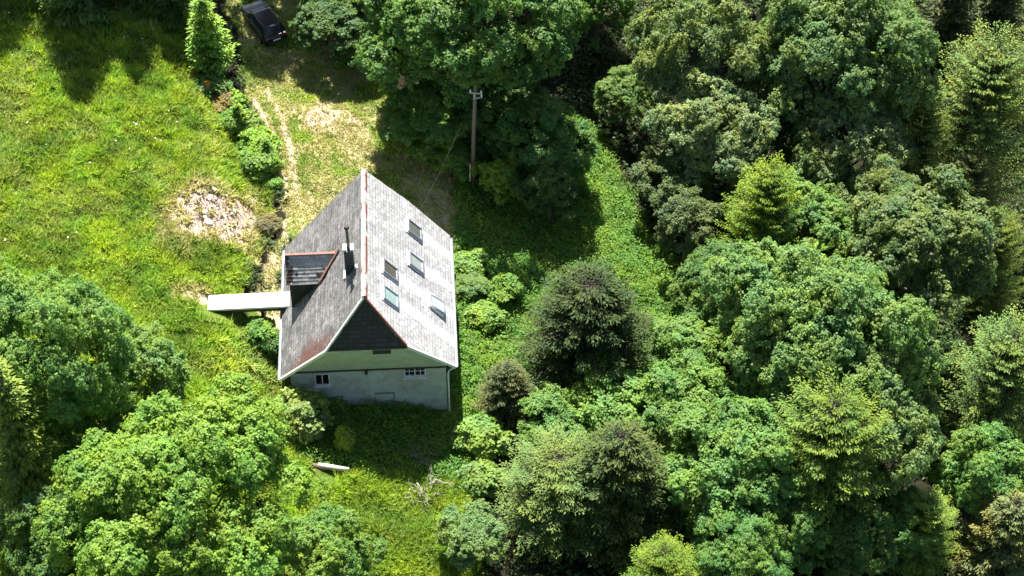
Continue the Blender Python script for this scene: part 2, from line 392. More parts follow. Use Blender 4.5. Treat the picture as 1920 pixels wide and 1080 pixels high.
# ------------------------------------------------------------------ ground sheet
def ground_material():
    m, N, L, B = new_mat("ground_soil_and_turf")
    tc = N.new("ShaderNodeTexCoord")
    def noise(s, d=6):
        n = N.new("ShaderNodeTexNoise"); n.inputs["Scale"].default_value = s; n.inputs["Detail"].default_value = d; n.inputs["Roughness"].default_value = .65
        L.new(tc.outputs["Object"], n.inputs["Vector"]); return n.outputs[0]
    a = N.new("ShaderNodeAttribute"); a.attribute_name = "mask"
    sp = N.new("ShaderNodeSeparateColor"); L.new(a.outputs["Color"], sp.inputs[0])
    n1 = noise(3.5); n2 = noise(14.); n3 = noise(.35)
    green = ramp(N, L, n1, [(.3, (.06, .11, .014)), (.5, (.12, .19, .026)), (.7, (.19, .25, .04))])
    straw = ramp(N, L, n2, [(.3, (.20, .19, .075)), (.5, (.42, .36, .20)), (.68, (.58, .51, .34))])
    bare = ramp(N, L, n2, [(.3, (.26, .19, .14)), (.48, (.44, .35, .285)), (.68, (.60, .52, .45))])
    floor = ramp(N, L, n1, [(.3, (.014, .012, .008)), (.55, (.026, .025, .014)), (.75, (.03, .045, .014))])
    def fac(v, n, k=1.1):
        x = mathn(N, L, 'MULTIPLY_ADD', mathn(N, L, 'SUBTRACT', n, .5), k); L.new(v, x.node.inputs[2])
        return ramp(N, L, x, [(.3, 0.0), (.62, 1.0)])
    c = mixc(N, L, fac(sp.outputs[0], n2), green, straw)
    c = mixc(N, L, fac(sp.outputs[1], n2), c, bare)
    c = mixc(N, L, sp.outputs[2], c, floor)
    L.new(c, B.inputs["Base Color"]); B.inputs["Roughness"].default_value = .95; B.inputs["Specular IOR Level"].default_value = .1
    bp = N.new("ShaderNodeBump"); bp.inputs["Distance"].default_value = .12; bp.inputs["Strength"].default_value = .9
    L.new(n2, bp.inputs["Height"]); L.new(bp.outputs[0], B.inputs["Normal"])
    return m
def grid_axis(a, b, step):
    core = np.arange(a, b+1e-6, step); k = np.cumsum(step*1.35**np.arange(1, 24)); k = k[k < 3500]
    return np.concatenate([(a-k)[::-1], core, b+k])
gx = grid_axis(-36, 50, .25); gy = grid_axis(-26, 58, .25)
X, Y = np.meshgrid(gx, gy); xf = X.ravel(); yf = Y.ravel()
Zn = zones(xf, yf); zf = zt(xf, yf)
near = (np.abs(xf) < 80) & (np.abs(yf) < 90)
zf = zf + near*((fbm(xf, yf, .8, 40)-.5)*.22*(1-Zn['terr']*.7) + Zn['bare']*(fbm(xf, yf, .35, 41)-.5)*.25)
me = bpy.data.meshes.new("meadow_ground"); nx = len(gx); ny = len(gy)
ii = (np.arange(ny-1)[:, None]*nx+np.arange(nx-1)[None]).ravel()
F = np.stack([ii, ii+1, ii+1+nx, ii+nx], 1)
me.vertices.add(len(xf)); me.vertices.foreach_set("co", np.stack([xf, yf, zf], 1).astype(np.float32).ravel())
me.loops.add(F.size); me.loops.foreach_set("vertex_index", F.astype(np.int32).ravel())
me.polygons.add(len(F)); me.polygons.foreach_set("loop_start", np.arange(0, F.size, 4, dtype=np.int32)); me.update(calc_edges=True); me.shade_smooth()
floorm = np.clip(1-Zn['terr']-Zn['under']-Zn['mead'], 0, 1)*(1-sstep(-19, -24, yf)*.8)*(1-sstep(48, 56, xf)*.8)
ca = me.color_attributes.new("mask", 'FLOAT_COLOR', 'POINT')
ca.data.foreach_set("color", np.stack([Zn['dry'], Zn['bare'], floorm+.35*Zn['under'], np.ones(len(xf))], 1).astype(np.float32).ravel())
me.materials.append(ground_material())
g = bpy.data.objects.new("ground", me); COL.objects.link(g); tag(g, kind='structure')

# ------------------------------------------------------------------ grass, flowers, ground cover (uncountable)
CLEAR = [(*ground(620, 890)[:2], 1.2), (*ground(788, 930)[:2], 1.0), (*ground(795, 860)[:2], .9), (*ground(516, 78)[:2], 2.0)]
def kept_clear(x, y):
    k = np.zeros(len(x), bool)
    for cx, cy, r in CLEAR: k |= np.hypot(x-cx, (y-cy)*1.3) < r
    return k
def stuff(name, me, col, label):
    o = bpy.data.objects.new(name, me); COL.objects.link(o); o.color = (*col, 1); return tag(o, label, name.replace('_', ' '), None, 'stuff')
RG = np.random.default_rng(77)
HOUSE_BOX = lambda x, y: ((np.abs(x) < 4.7) & (y > .2) & (y < 10.5)) | ((x > -10.0) & (x < -4.3) & (y > 4.2) & (y < 6.5))
def visible_box(x, y, mx=190):
    q = np.stack([x, y, zt(x, y)], 1)-CAM; d = q@fw
    u = FPX*(q@rt)/d; v = FPX*(q@up)/d
    return (np.abs(u) < 960+mx) & (np.abs(v) < 540+mx)
def grass_mesh():
    n = 290000
    x = RG.uniform(-35, 13, n); y = RG.uniform(-22, 44, n); k = visible_box(x, y); x = x[k]; y = y[k]
    z = zones(x, y); meadow = z['mead'] > .5; front = z['front'] > .5; terr = z['terr'] > .5
    keep = (meadow | front | terr) & ~HOUSE_BOX(x, y) & (~kept_clear(x, y) | (RG.random(len(x)) < .55)) & (RG.random(len(x)) > np.clip(z['bare']*1.25-.05, 0, .97)) & (RG.random(len(x)) > terr*.3)
    x = x[keep]; y = y[keep]; dry = z['dry'][keep]; terr = terr[keep]; front = front[keep]; n = len(x)
    patch = fbm(x, y, 1.7, 60); fine = fbm(x, y, .45, 61)
    hgt = np.where(terr, RG.uniform(.05, .15, n), (.10+.42*np.clip(fine*1.5-.25, 0, 1))*RG.uniform(.7, 1.3, n))+front*.12
    t0 = np.clip(.5+(patch-.5)*1.7+(fine-.5)*.9+RG.normal(0, .13, n), .24, .95)
    d0 = np.clip(dry*.95+RG.normal(0, .1, n)+(RG.random(n) < .08)*.5*RG.random(n), 0, 1)
    lean = RG.uniform(0, 6.28, n); V = []; T = []; DR = []
    for j in range(5):
        az = lean+RG.normal(0, 1.3, n); el = RG.uniform(.25, 1.25, n); ln = hgt*RG.uniform(.8, 1.5, n)+.05
        D = np.stack([np.cos(az)*np.cos(el), np.sin(az)*np.cos(el), np.sin(el)], 1)
        side = np.stack([-np.sin(az), np.cos(az), np.zeros(n)], 1); wd = RG.uniform(.06, .15, n)*np.where(terr, .7, 1.0)
        ox = x+RG.normal(0, .07, n); oy = y+RG.normal(0, .07, n)
        P = np.stack([ox, oy, zt(ox, oy)+RG.uniform(-.03, .03, n)+hgt*.15], 1)
        V.append(np.stack([P-side*wd[:, None]*.5, P+side*wd[:, None]*.5, P+D*ln[:, None]], 1)); T.append(np.clip(t0+RG.normal(0, .08, n), .24, .97)); DR.append(np.clip(d0+RG.normal(0, .06, n), 0, 1))
    return np_mesh("grass_blades", np.concatenate(V), 3, M_GRASS, {"tint": np.concatenate(T), "dry": np.concatenate(DR)})
stuff("grass", grass_mesh(), (.228, .352, .03), "long sunlit meadow grass and short turf on the slope")
def cover_mesh(n, test, box, hmul, leaf, seed, dens=70):
    r = np.random.default_rng(seed)
    x = r.uniform(box[0], box[1], n); y = r.uniform(box[2], box[3], n)
    k = visible_box(x, y); x = x[k]; y = y[k]
    k = test(x, y) & ~HOUSE_BOX(x, y) & ~kept_clear(x, y); x = x[k]; y = y[k]
    P = []; D = []; Nn = []; T = []; LN = []
    for cx, cy in zip(x, y):
        R = r.uniform(.3, .75); h = r.uniform(.35, 1.0)*hmul*(.55+.9*float(fbm(np.array([cx]), np.array([cy]), 2.5, 90)[0])); c = int(dens*R*(R+h))
        v = rand_dirs(r, c); v[:, 2] = np.abs(v[:, 2])
        p = v*np.array([R, R, h])*r.uniform(.7, 1.05, (c, 1)); px = cx+p[:, 0]; py = cy+p[:, 1]
        P.append(np.stack([px, py, zt(px, py)+p[:, 2]], 1)); a = r.uniform(0, 6.28, c)
        D.append(v*.7+np.stack([np.cos(a), np.sin(a), r.uniform(-.3, .5, c)], 1)); Nn.append(nrm(v+np.array([0, 0, .9])+r.normal(0, .35, (c, 3))))
        T.append(np.clip(.5+r.uniform(-.18, .2)+r.normal(0, .14, c), .24, 1)); LN.append(np.full(c, leaf*r.uniform(.75, 1.25)))
    P = np.concatenate(P); D = np.concatenate(D); Nn = np.concatenate(Nn); T = np.concatenate(T); LN = np.concatenate(LN)*r.uniform(.7, 1.2, len(P))
    return np_mesh("cover_leaves", kites(P, D, Nn, LN, LN*.7, .14, .2), 4, M_LEAF, {"tint": T})
isin = lambda key: (lambda x, y: zones(x, y)[key] > .5)
under_t = lambda x, y: (lambda z: (z['under'] > .5) & (z['front'] < .5))(zones(x, y))
stuff("ground_cover", cover_mesh(9000, under_t, (-8, 26, -16, 32), .75, .135, 401, 125), (.148, .288, .038), "bright leafy weeds and ferns covering the clearing beside the house")
floor_t = lambda x, y: (lambda z: (z['under']+z['terr']+z['mead'] < .5))(zones(x, y))
stuff("forest_undergrowth", cover_mesh(7000, floor_t, (-22, 53, -24, 48), .8, .24, 402, 45), (.07, .12, .03), "low dark undergrowth on the wood floor between the trees")
def flower_mesh():
    n = 420; x = RG.uniform(-30, -6, n); y = RG.uniform(-10, 40, n)
    k = (zones(x, y)['mead'] > .5) & (fbm(x, y, 4, 120)+.35*sstep(15, 32, y) > .62); x = x[k]; y = y[k]; n = len(x)
    P = np.stack([x, y, zt(x, y)+RG.uniform(.3, .5, n)], 1); a = RG.uniform(0, 6.28, n); r = RG.uniform(.03, .065, n)[:, None]
    ring = [P+r*np.stack([np.cos(a+q), np.sin(a+q), RG.normal(0, .25, n)], 1) for q in np.arange(5)*1.2566]
    return np_mesh("flower_heads", np.stack(ring, 1), 5, simple("white_petals", (.75, .74, .7), .7), {"tint": np.ones(n)})
def rubble_mesh():
    n = 900; c = ground(392, 392); x = c[0]+RG.normal(0, 1.15, n); y = c[1]+RG.normal(0, 1.2, n); k = zones(x, y)['bare'] > .3; x = x[k]; y = y[k]; n = len(x)
    s_ = (RG.uniform(.03, .12, n)*RG.uniform(.6, 1.5, n))[:, None]; P = np.stack([x, y, zt(x, y)+.03], 1); q = rand_dirs(RG, n*4).reshape(4, n, 3)
    A = [P+s_*(q[i]+np.array([0, 0, .4])) for i in range(4)]; V = np.concatenate([np.stack([A[i], A[j], A[l]], 1) for i, j, l in ((0, 1, 2), (0, 2, 3), (0, 3, 1), (1, 3, 2))])
    return np_mesh("rubble_bits", V, 3, simple("rubble_earth", (.42, .34, .28), .9, var=.5, scale=3), {"tint": np.ones(len(V))})
stuff("rubble", rubble_mesh(), (1, 1, 1), "broken bits of stone and wood strewn over the bare mound")
stuff("wildflowers", flower_mesh(), (1, 1, 1), "small white umbel flowers scattered through the meadow")

# ------------------------------------------------------------------ house
XR, HR, EL, LL = 0.114, 5.937, -0.515, 10.39
KF, KB = -1.15, 10.75
ML = (HR-EL)/(XR+5); MR = HR/(5-XR)
zl = lambda x: HR-(XR-x)*ML
zr = lambda x: HR-(x-XR)*MR
def roof_material(name, dark, mid, light, moss, stain):
    m, N, L, B = new_mat(name)
    tc = N.new("ShaderNodeTexCoord"); sx = N.new("ShaderNodeSeparateXYZ"); L.new(tc.outputs["Object"], sx.inputs[0])
    sl = mathn(N, L, 'MULTIPLY', sx.outputs[0], 1.6)
    cv = N.new("ShaderNodeCombineXYZ"); L.new(sx.outputs[1], cv.inputs[0]); L.new(sl, cv.inputs[1])
    br = N.new("ShaderNodeTexBrick"); br.inputs["Scale"].default_value = 1.0; br.inputs["Brick Width"].default_value = .62; br.inputs["Row Height"].default_value = .24
    br.inputs["Mortar Size"].default_value = .016; br.inputs["Mortar Smooth"].default_value = .3; br.inputs["Bias"].default_value = 0
    br.inputs["Color1"].default_value = (.25, .25, .25, 1); br.inputs["Color2"].default_value = (.8, .8, .8, 1); br.inputs["Mortar"].default_value = (0, 0, 0, 1)
    L.new(cv.outputs[0], br.inputs["Vector"])
    def noise(sc, vec=None, d=7):
        n = N.new("ShaderNodeTexNoise"); n.inputs["Scale"].default_value = sc; n.inputs["Detail"].default_value = d; n.inputs["Roughness"].default_value = .68
        L.new(vec or tc.outputs["Object"], n.inputs["Vector"]); return n.outputs[0]
    mp = N.new("ShaderNodeMapping"); mp.inputs["Scale"].default_value = (3.2, .5, .5) if moss else (.6, 3.0, .6)
    L.new(tc.outputs["Object"], mp.inputs[0])
    n1 = noise(1.1); n2 = noise(7.5); n3 = noise(1.6, mp.outputs[0])
    t = mathn(N, L, 'ADD', mathn(N, L, 'MULTIPLY', n1, .45), mathn(N, L, 'MULTIPLY', n2, .5)); t = mathn(N, L, 'ADD', t, mathn(N, L, 'MULTIPLY', n3, .4))
    t = mathn(N, L, 'ADD', t, mathn(N, L, 'MULTIPLY', mathn(N, L, 'SUBTRACT', br.outputs["Color"], .5), .17))
    c = ramp(N, L, t, [(.5, dark), (.66, mid), (.84, light)])
    c = mixc(N, L, mathn(N, L, 'MULTIPLY', br.outputs["Fac"], .55), c, tuple(q*.35 for q in dark))
    if moss:
        # rust red lichen towards the front foot of the slope
        a = N.new("ShaderNodeMapRange"); a.inputs[1].default_value = -2.4; a.inputs[2].default_value = -4.6; L.new(sx.outputs[0], a.inputs[0])
        yy = mathn(N, L, 'ADD', sx.outputs[1], 5.2)     # house origin sits at y = 5.2
        b = N.new("ShaderNodeMapRange"); b.inputs[1].default_value = 1.5; b.inputs[2].default_value = -.3; L.new(yy, b.inputs[0])
        f = mathn(N, L, 'ADD', mathn(N, L, 'MULTIPLY', b.outputs[0], .9), mathn(N, L, 'MULTIPLY', mathn(N, L, 'SUBTRACT', n2, .5), 3.0))
        f = mathn(N, L, 'SUBTRACT', f, mathn(N, L, 'MULTIPLY', mathn(N, L, 'ABSOLUTE', mathn(N, L, 'SUBTRACT', sx.outputs[0], -3.3)), .35))
        c = mixc(N, L, ramp(N, L, f, [(.36, 0.0), (.5, .9)]), c, (.10, .042, .032))
    if stain:
        # clean runs below the skylights
        tot = None
        for (yc, x0) in stain:
            d = mathn(N, L, 'ABSOLUTE', mathn(N, L, 'SUBTRACT', sx.outputs[1], yc-5.2+.25))
            q = N.new("ShaderNodeMapRange"); q.inputs[1].default_value = .46; q.inputs[2].default_value = .3; L.new(mathn(N, L, 'ADD', d, mathn(N, L, 'MULTIPLY', mathn(N, L, 'SUBTRACT', n2, .5), .35)), q.inputs[0])
            e = N.new("ShaderNodeMapRange"); e.inputs[1].default_value = x0; e.inputs[2].default_value = x0+.15; L.new(sx.outputs[0], e.inputs[0])
            p = mathn(N, L, 'MULTIPLY', q.outputs[0], e.outputs[0]); tot = p if tot is None else mathn(N, L, 'MAXIMUM', tot, p)
        c = mixc(N, L, mathn(N, L, 'MULTIPLY', tot, .55), c, tuple(min(1, q*1.12) for q in light))
    L.new(c, B.inputs["Base Color"]); B.inputs["Roughness"].default_value = .7; B.inputs["Specular IOR Level"].default_value = .35
    hsum = mathn(N, L, 'ADD', mathn(N, L, 'MULTIPLY', br.outputs["Fac"], -1.0), mathn(N, L, 'MULTIPLY', n2, .8))
    bp = N.new("ShaderNodeBump"); bp.inputs["Strength"].default_value = .6; bp.inputs["Distance"].default_value = .03; L.new(hsum, bp.inputs["Height"]); L.new(bp.outputs[0], B.inputs["Normal"])
    return m
SKY = [(2.87, 8.38, 0), (1.46, 3.54, 0), (2.91, 5.74, 0), (1.47, 1.50, 0), (3.97, 3.59, 1)]
M_ROOFL = roof_material("mossy_shingles", (.055, .054, .054), (.13, .128, .127), (.28, .277, .275), True, None)
M_ROOFR = roof_material("bleached_shingles", (.20, .198, .198), (.325, .322, .323), (.49, .487, .49), False, [(y, x+.45) for x, y, _ in SKY])
def slate_material():
    m, N, L, B = new_mat("black_slate_cladding")
    tc = N.new("ShaderNodeTexCoord"); sx = N.new("ShaderNodeSeparateXYZ"); L.new(tc.outputs["Object"], sx.inputs[0])
    cv = N.new("ShaderNodeCombineXYZ"); L.new(mathn(N, L, 'ADD', sx.outputs[0], sx.outputs[1]), cv.inputs[0]); L.new(sx.outputs[2], cv.inputs[1])
    br = N.new("ShaderNodeTexBrick"); br.inputs["Scale"].default_value = 1; br.inputs["Brick Width"].default_value = .3; br.inputs["Row Height"].default_value = .24
    br.inputs["Mortar Size"].default_value = .018; br.inputs["Color1"].default_value = (.015, .016, .02, 1); br.inputs["Color2"].default_value = (.032, .033, .039, 1); br.inputs["Mortar"].default_value = (.006, .006, .007, 1)
    L.new(cv.outputs[0], br.inputs["Vector"]); L.new(br.outputs["Color"], B.inputs["Base Color"]); B.inputs["Roughness"].default_value = .6
    bp = N.new("ShaderNodeBump"); bp.inputs["Strength"].default_value = .6; bp.inputs["Distance"].default_value = .03; bp.invert = True; L.new(br.outputs["Fac"], bp.inputs["Height"]); L.new(bp.outputs[0], B.inputs["Normal"])
    return m
def wall_material():
    m, N, L, B = new_mat("stained_render_wall")
    tc = N.new("ShaderNodeTexCoord"); sx = N.new("ShaderNodeSeparateXYZ"); L.new(tc.outputs["Object"], sx.inputs[0])
    cv = N.new("ShaderNodeCombineXYZ"); L.new(mathn(N, L, 'ADD', sx.outputs[0], sx.outputs[1]), cv.inputs[0]); L.new(sx.outputs[2], cv.inputs[1])
    br = N.new("ShaderNodeTexBrick"); br.inputs["Scale"].default_value = 1; br.inputs["Brick Width"].default_value = .55; br.inputs["Row Height"].default_value = .24; br.inputs["Mortar Size"].default_value = .012
    L.new(cv.outputs[0], br.inputs["Vector"])
    n = N.new("ShaderNodeTexNoise"); n.inputs["Scale"].default_value = 1.2; n.inputs["Detail"].default_value = 8; n.inputs["Roughness"].default_value = .7; L.new(tc.outputs["Object"], n.inputs["Vector"])
    c = ramp(N, L, n.outputs[0], [(.3, (.30, .31, .28)), (.48, (.49, .52, .47)), (.7, (.60, .63, .58))])
    c = mixc(N, L, mathn(N, L, 'MULTIPLY', br.outputs["Fac"], .28), c, (.30, .31, .29))
    # brownish rust stain under the wide window
    dx = mathn(N, L, 'ABSOLUTE', mathn(N, L, 'SUBTRACT', sx.outputs[0], 2.4)); zz = sx.outputs[2]
    a = N.new("ShaderNodeMapRange"); a.inputs[1].default_value = 1.7; a.inputs[2].default_value = .3; L.new(dx, a.inputs[0])
    b = N.new("ShaderNodeMapRange"); b.inputs[1].default_value = .6; b.inputs[2].default_value = 2.4; L.new(zz, b.inputs[0])
    e = N.new("ShaderNodeMapRange"); e.inputs[1].default_value = 3.2; e.inputs[2].default_value = 2.4; L.new(zz, e.inputs[0])
    f = mathn(N, L, 'MULTIPLY', mathn(N, L, 'MULTIPLY', a.outputs[0], b.outputs[0]), mathn(N, L, 'MULTIPLY', e.outputs[0], n.outputs[0]))
    c = mixc(N, L, mathn(N, L, 'MULTIPLY', f, .9), c, (.33, .25, .18))
    L.new(c, B.inputs["Base Color"]); B.inputs["Roughness"].default_value = .9
    bp = N.new("ShaderNodeBump"); bp.inputs["Strength"].default_value = .5; bp.inputs["Distance"].default_value = .02; bp.invert = True; L.new(br.outputs["Fac"], bp.inputs["Height"]); L.new(bp.outputs[0], B.inputs["Normal"])
    return m
M_SLATE = slate_material(); M_WALL = wall_material()
M_SKIRT = simple("pale_green_boards", (.44, .49, .42), .8, var=.28, scale=2.5)
M_WHITE = simple("white_painted_metal", (.78, .78, .77), .45, var=.06, scale=3)
M_TRIM = simple("weathered_white_trim", (.70, .69, .67), .6, var=.3, scale=5)
M_RED = simple("oxide_red_trim", (.17, .055, .045), .6, var=.35, scale=6)
M_RUST = simple("rusty_flashing", (.19, .095, .07), .75, var=.4, scale=6)
M_DARK = simple("dark_timber", (.05, .042, .036), .8, var=.4, scale=6)
M_GLASSD = simple("dark_window_glass", (.012, .014, .016), .08, var=.3, scale=2)
M_ZINC = simple("zinc_sheet", (.30, .33, .38), .4, .6, var=.2, scale=4)
M_CHIM = simple("blue_grey_sheet_cladding", (.045, .06, .075), .5, .2, var=.25, scale=5)
HO = Vector((0, 5.2, -3.2))
house = thing("house", HO, "old gabled house with steep grey shingle roof and black slate gable", "house")
FRZ = lambda a: a
def slab(poly, th, nrmv): return MB().prism(poly, Vector(nrmv).normalized()*-th)
nr = Vector((MR, 0, 1)).normalized(); nl = Vector((-ML, 0, 1)).normalized()
def roof_poly(side):
    z = zr if side > 0 else zl
    kx = 2.37 if side > 0 else -2.2; bx = 2.6 if side > 0 else -2.6; KB = 10.55 if side > 0 else 10.32
    ex = 5.0*side
    return [(XR, .205, HR), (kx, KF, z(kx)), (ex, 0.0, z(ex)), (ex, LL, z(ex)), (bx, KB, z(bx)), (XR, LL-.178, HR)]
def subdivided_roof(side):
    """roof sheet cut into strips with a slight sag and waviness, then thickened"""
    poly = roof_poly(side); z = zr if side > 0 else zl; n = nr if side > 0 else nl
    xs = np.linspace(XR, 5.0*side, 29); V = []; F = []
    fx = [p[0] for p in poly[:3]]; fy = [p[1] for p in poly[:3]]; bx = [p[0] for p in poly[3:][::-1]]; by = [p[1] for p in poly[3:][::-1]]
    if side < 0: o1 = np.argsort(fx); fx = np.array(fx)[o1]; fy = np.array(fy)[o1]; o2 = np.argsort(bx); bx = np.array(bx)[o2]; by = np.array(by)[o2]
    NY = 44; r = np.random.default_rng(5 if side > 0 else 6)
    for i, x in enumerate(xs):
        y0 = np.interp(x, fx, fy); y1 = np.interp(x, bx, by)
        for j in range(NY+1):
            y = y0+(y1-y0)*j/NY; t = j/NY
            d = .035*math.sin(3.1*y+1.3*x)*math.sin(2.2*x+.7)*math.sin(math.pi*t) - .05*math.sin(math.pi*t)*math.sin(math.pi*i/28) + r.normal(0, .006)
            if j in (0, NY) or i == 0: d *= .3
            V.append((x+n.x*d, y + (r.normal(0, .012) if j in (0, NY) else 0), z(x)+n.z*d))
    k = NY+1
    for i in range(28):
        for j in range(NY):
            q = (i*k+j, (i+1)*k+j, (i+1)*k+j+1, i*k+j+1); F.append(q if side > 0 else q[::-1])
    b = MB(); b.add(V, F); return b
for side, mt in ((1, M_ROOFR), (-1, M_ROOFL)):
    o = subdivided_roof(side).build("roof", mt, house); s = o.modifiers.new("thickness", 'SOLIDIFY'); s.thickness = .13; s.offset = -1
    tag(o, "bleached pale grey shingle slope with five skylights" if side > 0 else "dark mossy shingle slope with dormer and chimney")
# walls
WY0, WY1 = .25, 10.25
MB().prism([(-4.45, WY0, -5.6), (4.45, WY0, -5.6), (4.45, WY0, zr(4.45)-.3), (XR, WY0, HR-.4), (-4.45, WY0, zl(-4.45)-.3)], (0, WY1-WY0, 0)).build("wall", M_WALL, house)
# slate gable triangle, leaning out
tri = [(XR, .275, HR-.16), (2.30, -1.05, zr(2.37)-.14), (-2.13, -1.05, zl(-2.2)-.14)]
MB().prism(tri, (0, .09, 0)).build("gable_cladding", M_SLATE, house)
# boarded cove below it
prof = [(-1.0, 3.0), (-.62, 1.75), (-.22, .75), (.02, .1), (.13, -.12)]
V = []; F = []
for i, (y, z) in enumerate(prof):
    xa = min(4.43, XR+(HR-z)/MR-.24); xb = max(-4.43, XR-(HR-z)/ML+.26)
    for j in range(13): V.append((xb+(xa-xb)*j/12, y, z))
for i in range(len(prof)-1):
    for j in range(12): F.append((i*13+j, (i+1)*13+j, (i+1)*13+j+1, i*13+j+1))
sk = MB().add(V, F).build("gable_boards", M_SKIRT, house); s = sk.modifiers.new("thickness", 'SOLIDIFY'); s.thickness = .06; s.offset = -1
MB().box((0, .17, -.19), (8.86, .14, .12)).build("beam", M_DARK, house)
MB().box((XR*.5+.05, -1.02, 2.93), (4.35, .12, .1)).build("beam", M_DARK, house)
# vent on the boards
vt = MB(); vt.box((.92, -.93, 2.55), (1.05, .08, .36)); vv = vt.build("vent", M_ZINC, house)
sl_ = MB(); [sl_.box((.92, -.985, 2.43+.08*k), (.98, .03, .035)) for k in range(4)]; sl_.build("slats", M_DARK, vv)
# verge trims, ridge cap
def verge(pts, mat, label, wd=.06, ht=.2):
    b = MB()
    for p, q in zip(pts[:-1], pts[1:]):
        p = Vector(p); q = Vector(q)
        b.hexa([p+Vector((0, -wd, -ht)), q+Vector((0, -wd, -ht)), q+Vector((0, .02, -ht)), p+Vector((0, .02, -ht))],
               [p+Vector((0, -wd, .03)), q+Vector((0, -wd, .03)), q+Vector((0, .05, .03)), p+Vector((0, .05, .03))])
    return tag(b.build("verge_trim", mat, house), label)
kR = (2.37, KF, zr(2.37)); kL = (-2.2, KF, zl(-2.2)); ap = (XR, .205, HR)
verge([ap, kR], M_RED, "red painted verge board")
verge([kR, (5, 0, 0)], M_TRIM, "white verge board")
verge([ap, kL, (-5, 0, EL)], M_WHITE, "white verge board")
def ridge_material():
    m, N, L, B = new_mat("peeling_ridge_paint")
    tc = N.new("ShaderNodeTexCoord"); sx = N.new("ShaderNodeSeparateXYZ"); L.new(tc.outputs["Object"], sx.inputs[0])
    cv = N.new("ShaderNodeCombineXYZ"); L.new(mathn(N, L, 'MULTIPLY', sx.outputs[1], .8), cv.inputs[0]); L.new(mathn(N, L, 'MULTIPLY', sx.outputs[0], 2.), cv.inputs[1])
    n = N.new("ShaderNodeTexNoise"); n.inputs["Scale"].default_value = 1.0; n.inputs["Detail"].default_value = 5; L.new(cv.outputs[0], n.inputs["Vector"])
    k = ramp(N, L, mathn(N, L, 'ADD', n.outputs[0], mathn(N, L, 'MULTIPLY', mathn(N, L, 'GREATER_THAN', sx.outputs[0], XR), .12)), [(.55, 0.0), (.6, 1.0)])
    L.new(mixc(N, L, k, (.74, .72, .70), (.25, .10, .085)), B.inputs["Base Color"]); B.inputs["Roughness"].default_value = .6
    return m
b = MB()
NSEG = 18
for k in range(NSEG):
    y0 = .16+(LL-.34)*k/NSEG; y1 = .16+(LL-.34)*(k+1)/NSEG-.02; u = .018*(k % 2)
    b.hexa([(XR-.16, y0, HR-.16*ML+.0), (XR+.19, y0, HR-.19*MR), (XR+.19, y1, HR-.19*MR), (XR-.16, y1, HR-.16*ML)],
           [(XR-.1, y0, HR+.05+u), (XR+.1, y0, HR+.05+u), (XR+.1, y1, HR+.05+u), (XR-.1, y1, HR+.05+u)])
b.build("ridge_cap", ridge_material(), house)
# gutters and downpipe
for side in (1, -1):
    x = 5.06*side; z = (0 if side > 0 else EL)-.09; b = MB(); V = []
    prof = [(math.cos(a)*.075, math.sin(a)*.075) for a in np.linspace(math.pi, 2*math.pi, 7)]
    b.add([(x+p, y, z+q) for y in (.05, LL-.05) for p, q in prof], [(i, i+1, i+8, i+7) for i in range(6)])
    o = b.build("gutter", M_ZINC, house); s = o.modifiers.new("t", 'SOLIDIFY'); s.thickness = .012
MB().tube([(5.0, .12, -.2), (4.62, .14, -.55), (4.56, .14, -.8), (4.56, .14, -4.6)], .055, 8).build("downpipe", M_WHITE, house)
# windows of the gable wall
def window(cx, cz, wd, ht, cols, rows, label):
    y = WY0; t = .07
    f = MB()
    for sx_ in (-1, 1): f.box((cx+sx_*(wd/2-t/2), y-.03, cz), (t, .1, ht))
    for sz in (-1, 1): f.box((cx, y-.03, cz+sz*(ht/2-t/2)), (wd-2*t-.004, .096, t))
    win = tag(f.build("window", M_TRIM, house), label)
    MB().box((cx, y-.008, cz), (wd-.1, .02, ht-.1)).build("pane", M_GLASSD, win)
    g_ = MB()
    for i in range(1, cols): g_.box((cx-wd/2+wd*i/cols, y-.035, cz), (.06 if i*2 == cols else .035, .05, ht-2*t-.004))
    for j in range(1, rows): g_.box((cx, y-.033, cz-ht/2+ht*j/rows), (wd-2*t-.004, .04, .035))
    g_.build("glazing_bars", M_TRIM, win)
    MB().box((cx, y-.09, cz-ht/2-.05), (wd+.16, .22, .08)).build("sill", M_TRIM, win)
window(-2.64, -.95, .86, 1.0, 2, 1, "small two-pane dark window near the left wall corner")
window(2.66, -.55, 1.25, .86, 4, 2, "wide white-barred eight-pane window")
MB().box((.85, .225, -2.75), (1.0, .05, .62)).build("blocked_hatch", M_WALL, house)
fr = MB(); fr.box((.85, .215, -2.4), (1.14, .07, .07)); fr.box((1.39, .215, -2.75), (.07, .07, .62)); fr.build("hatch_frame", M_ZINC, house)
MB().box((-3.75, .23, -1.15), (.62, .04, .3)).build("panel", M_TRIM, house)
MB().box((-3.2, .235, -1.95), (.6, .03, .22)).build("panel", M_TRIM, house)
lm = MB(); lm.box((-.1, .14, -.42), (.16, .2, .22)); lm.build("wall_lamp", M_DARK, house)
# dark block for the dark recess at the left wall corner
MB().box((-4.62, .55, -1.5), (.35, .7, 2.2)).build("corner_block", M_DARK, house)
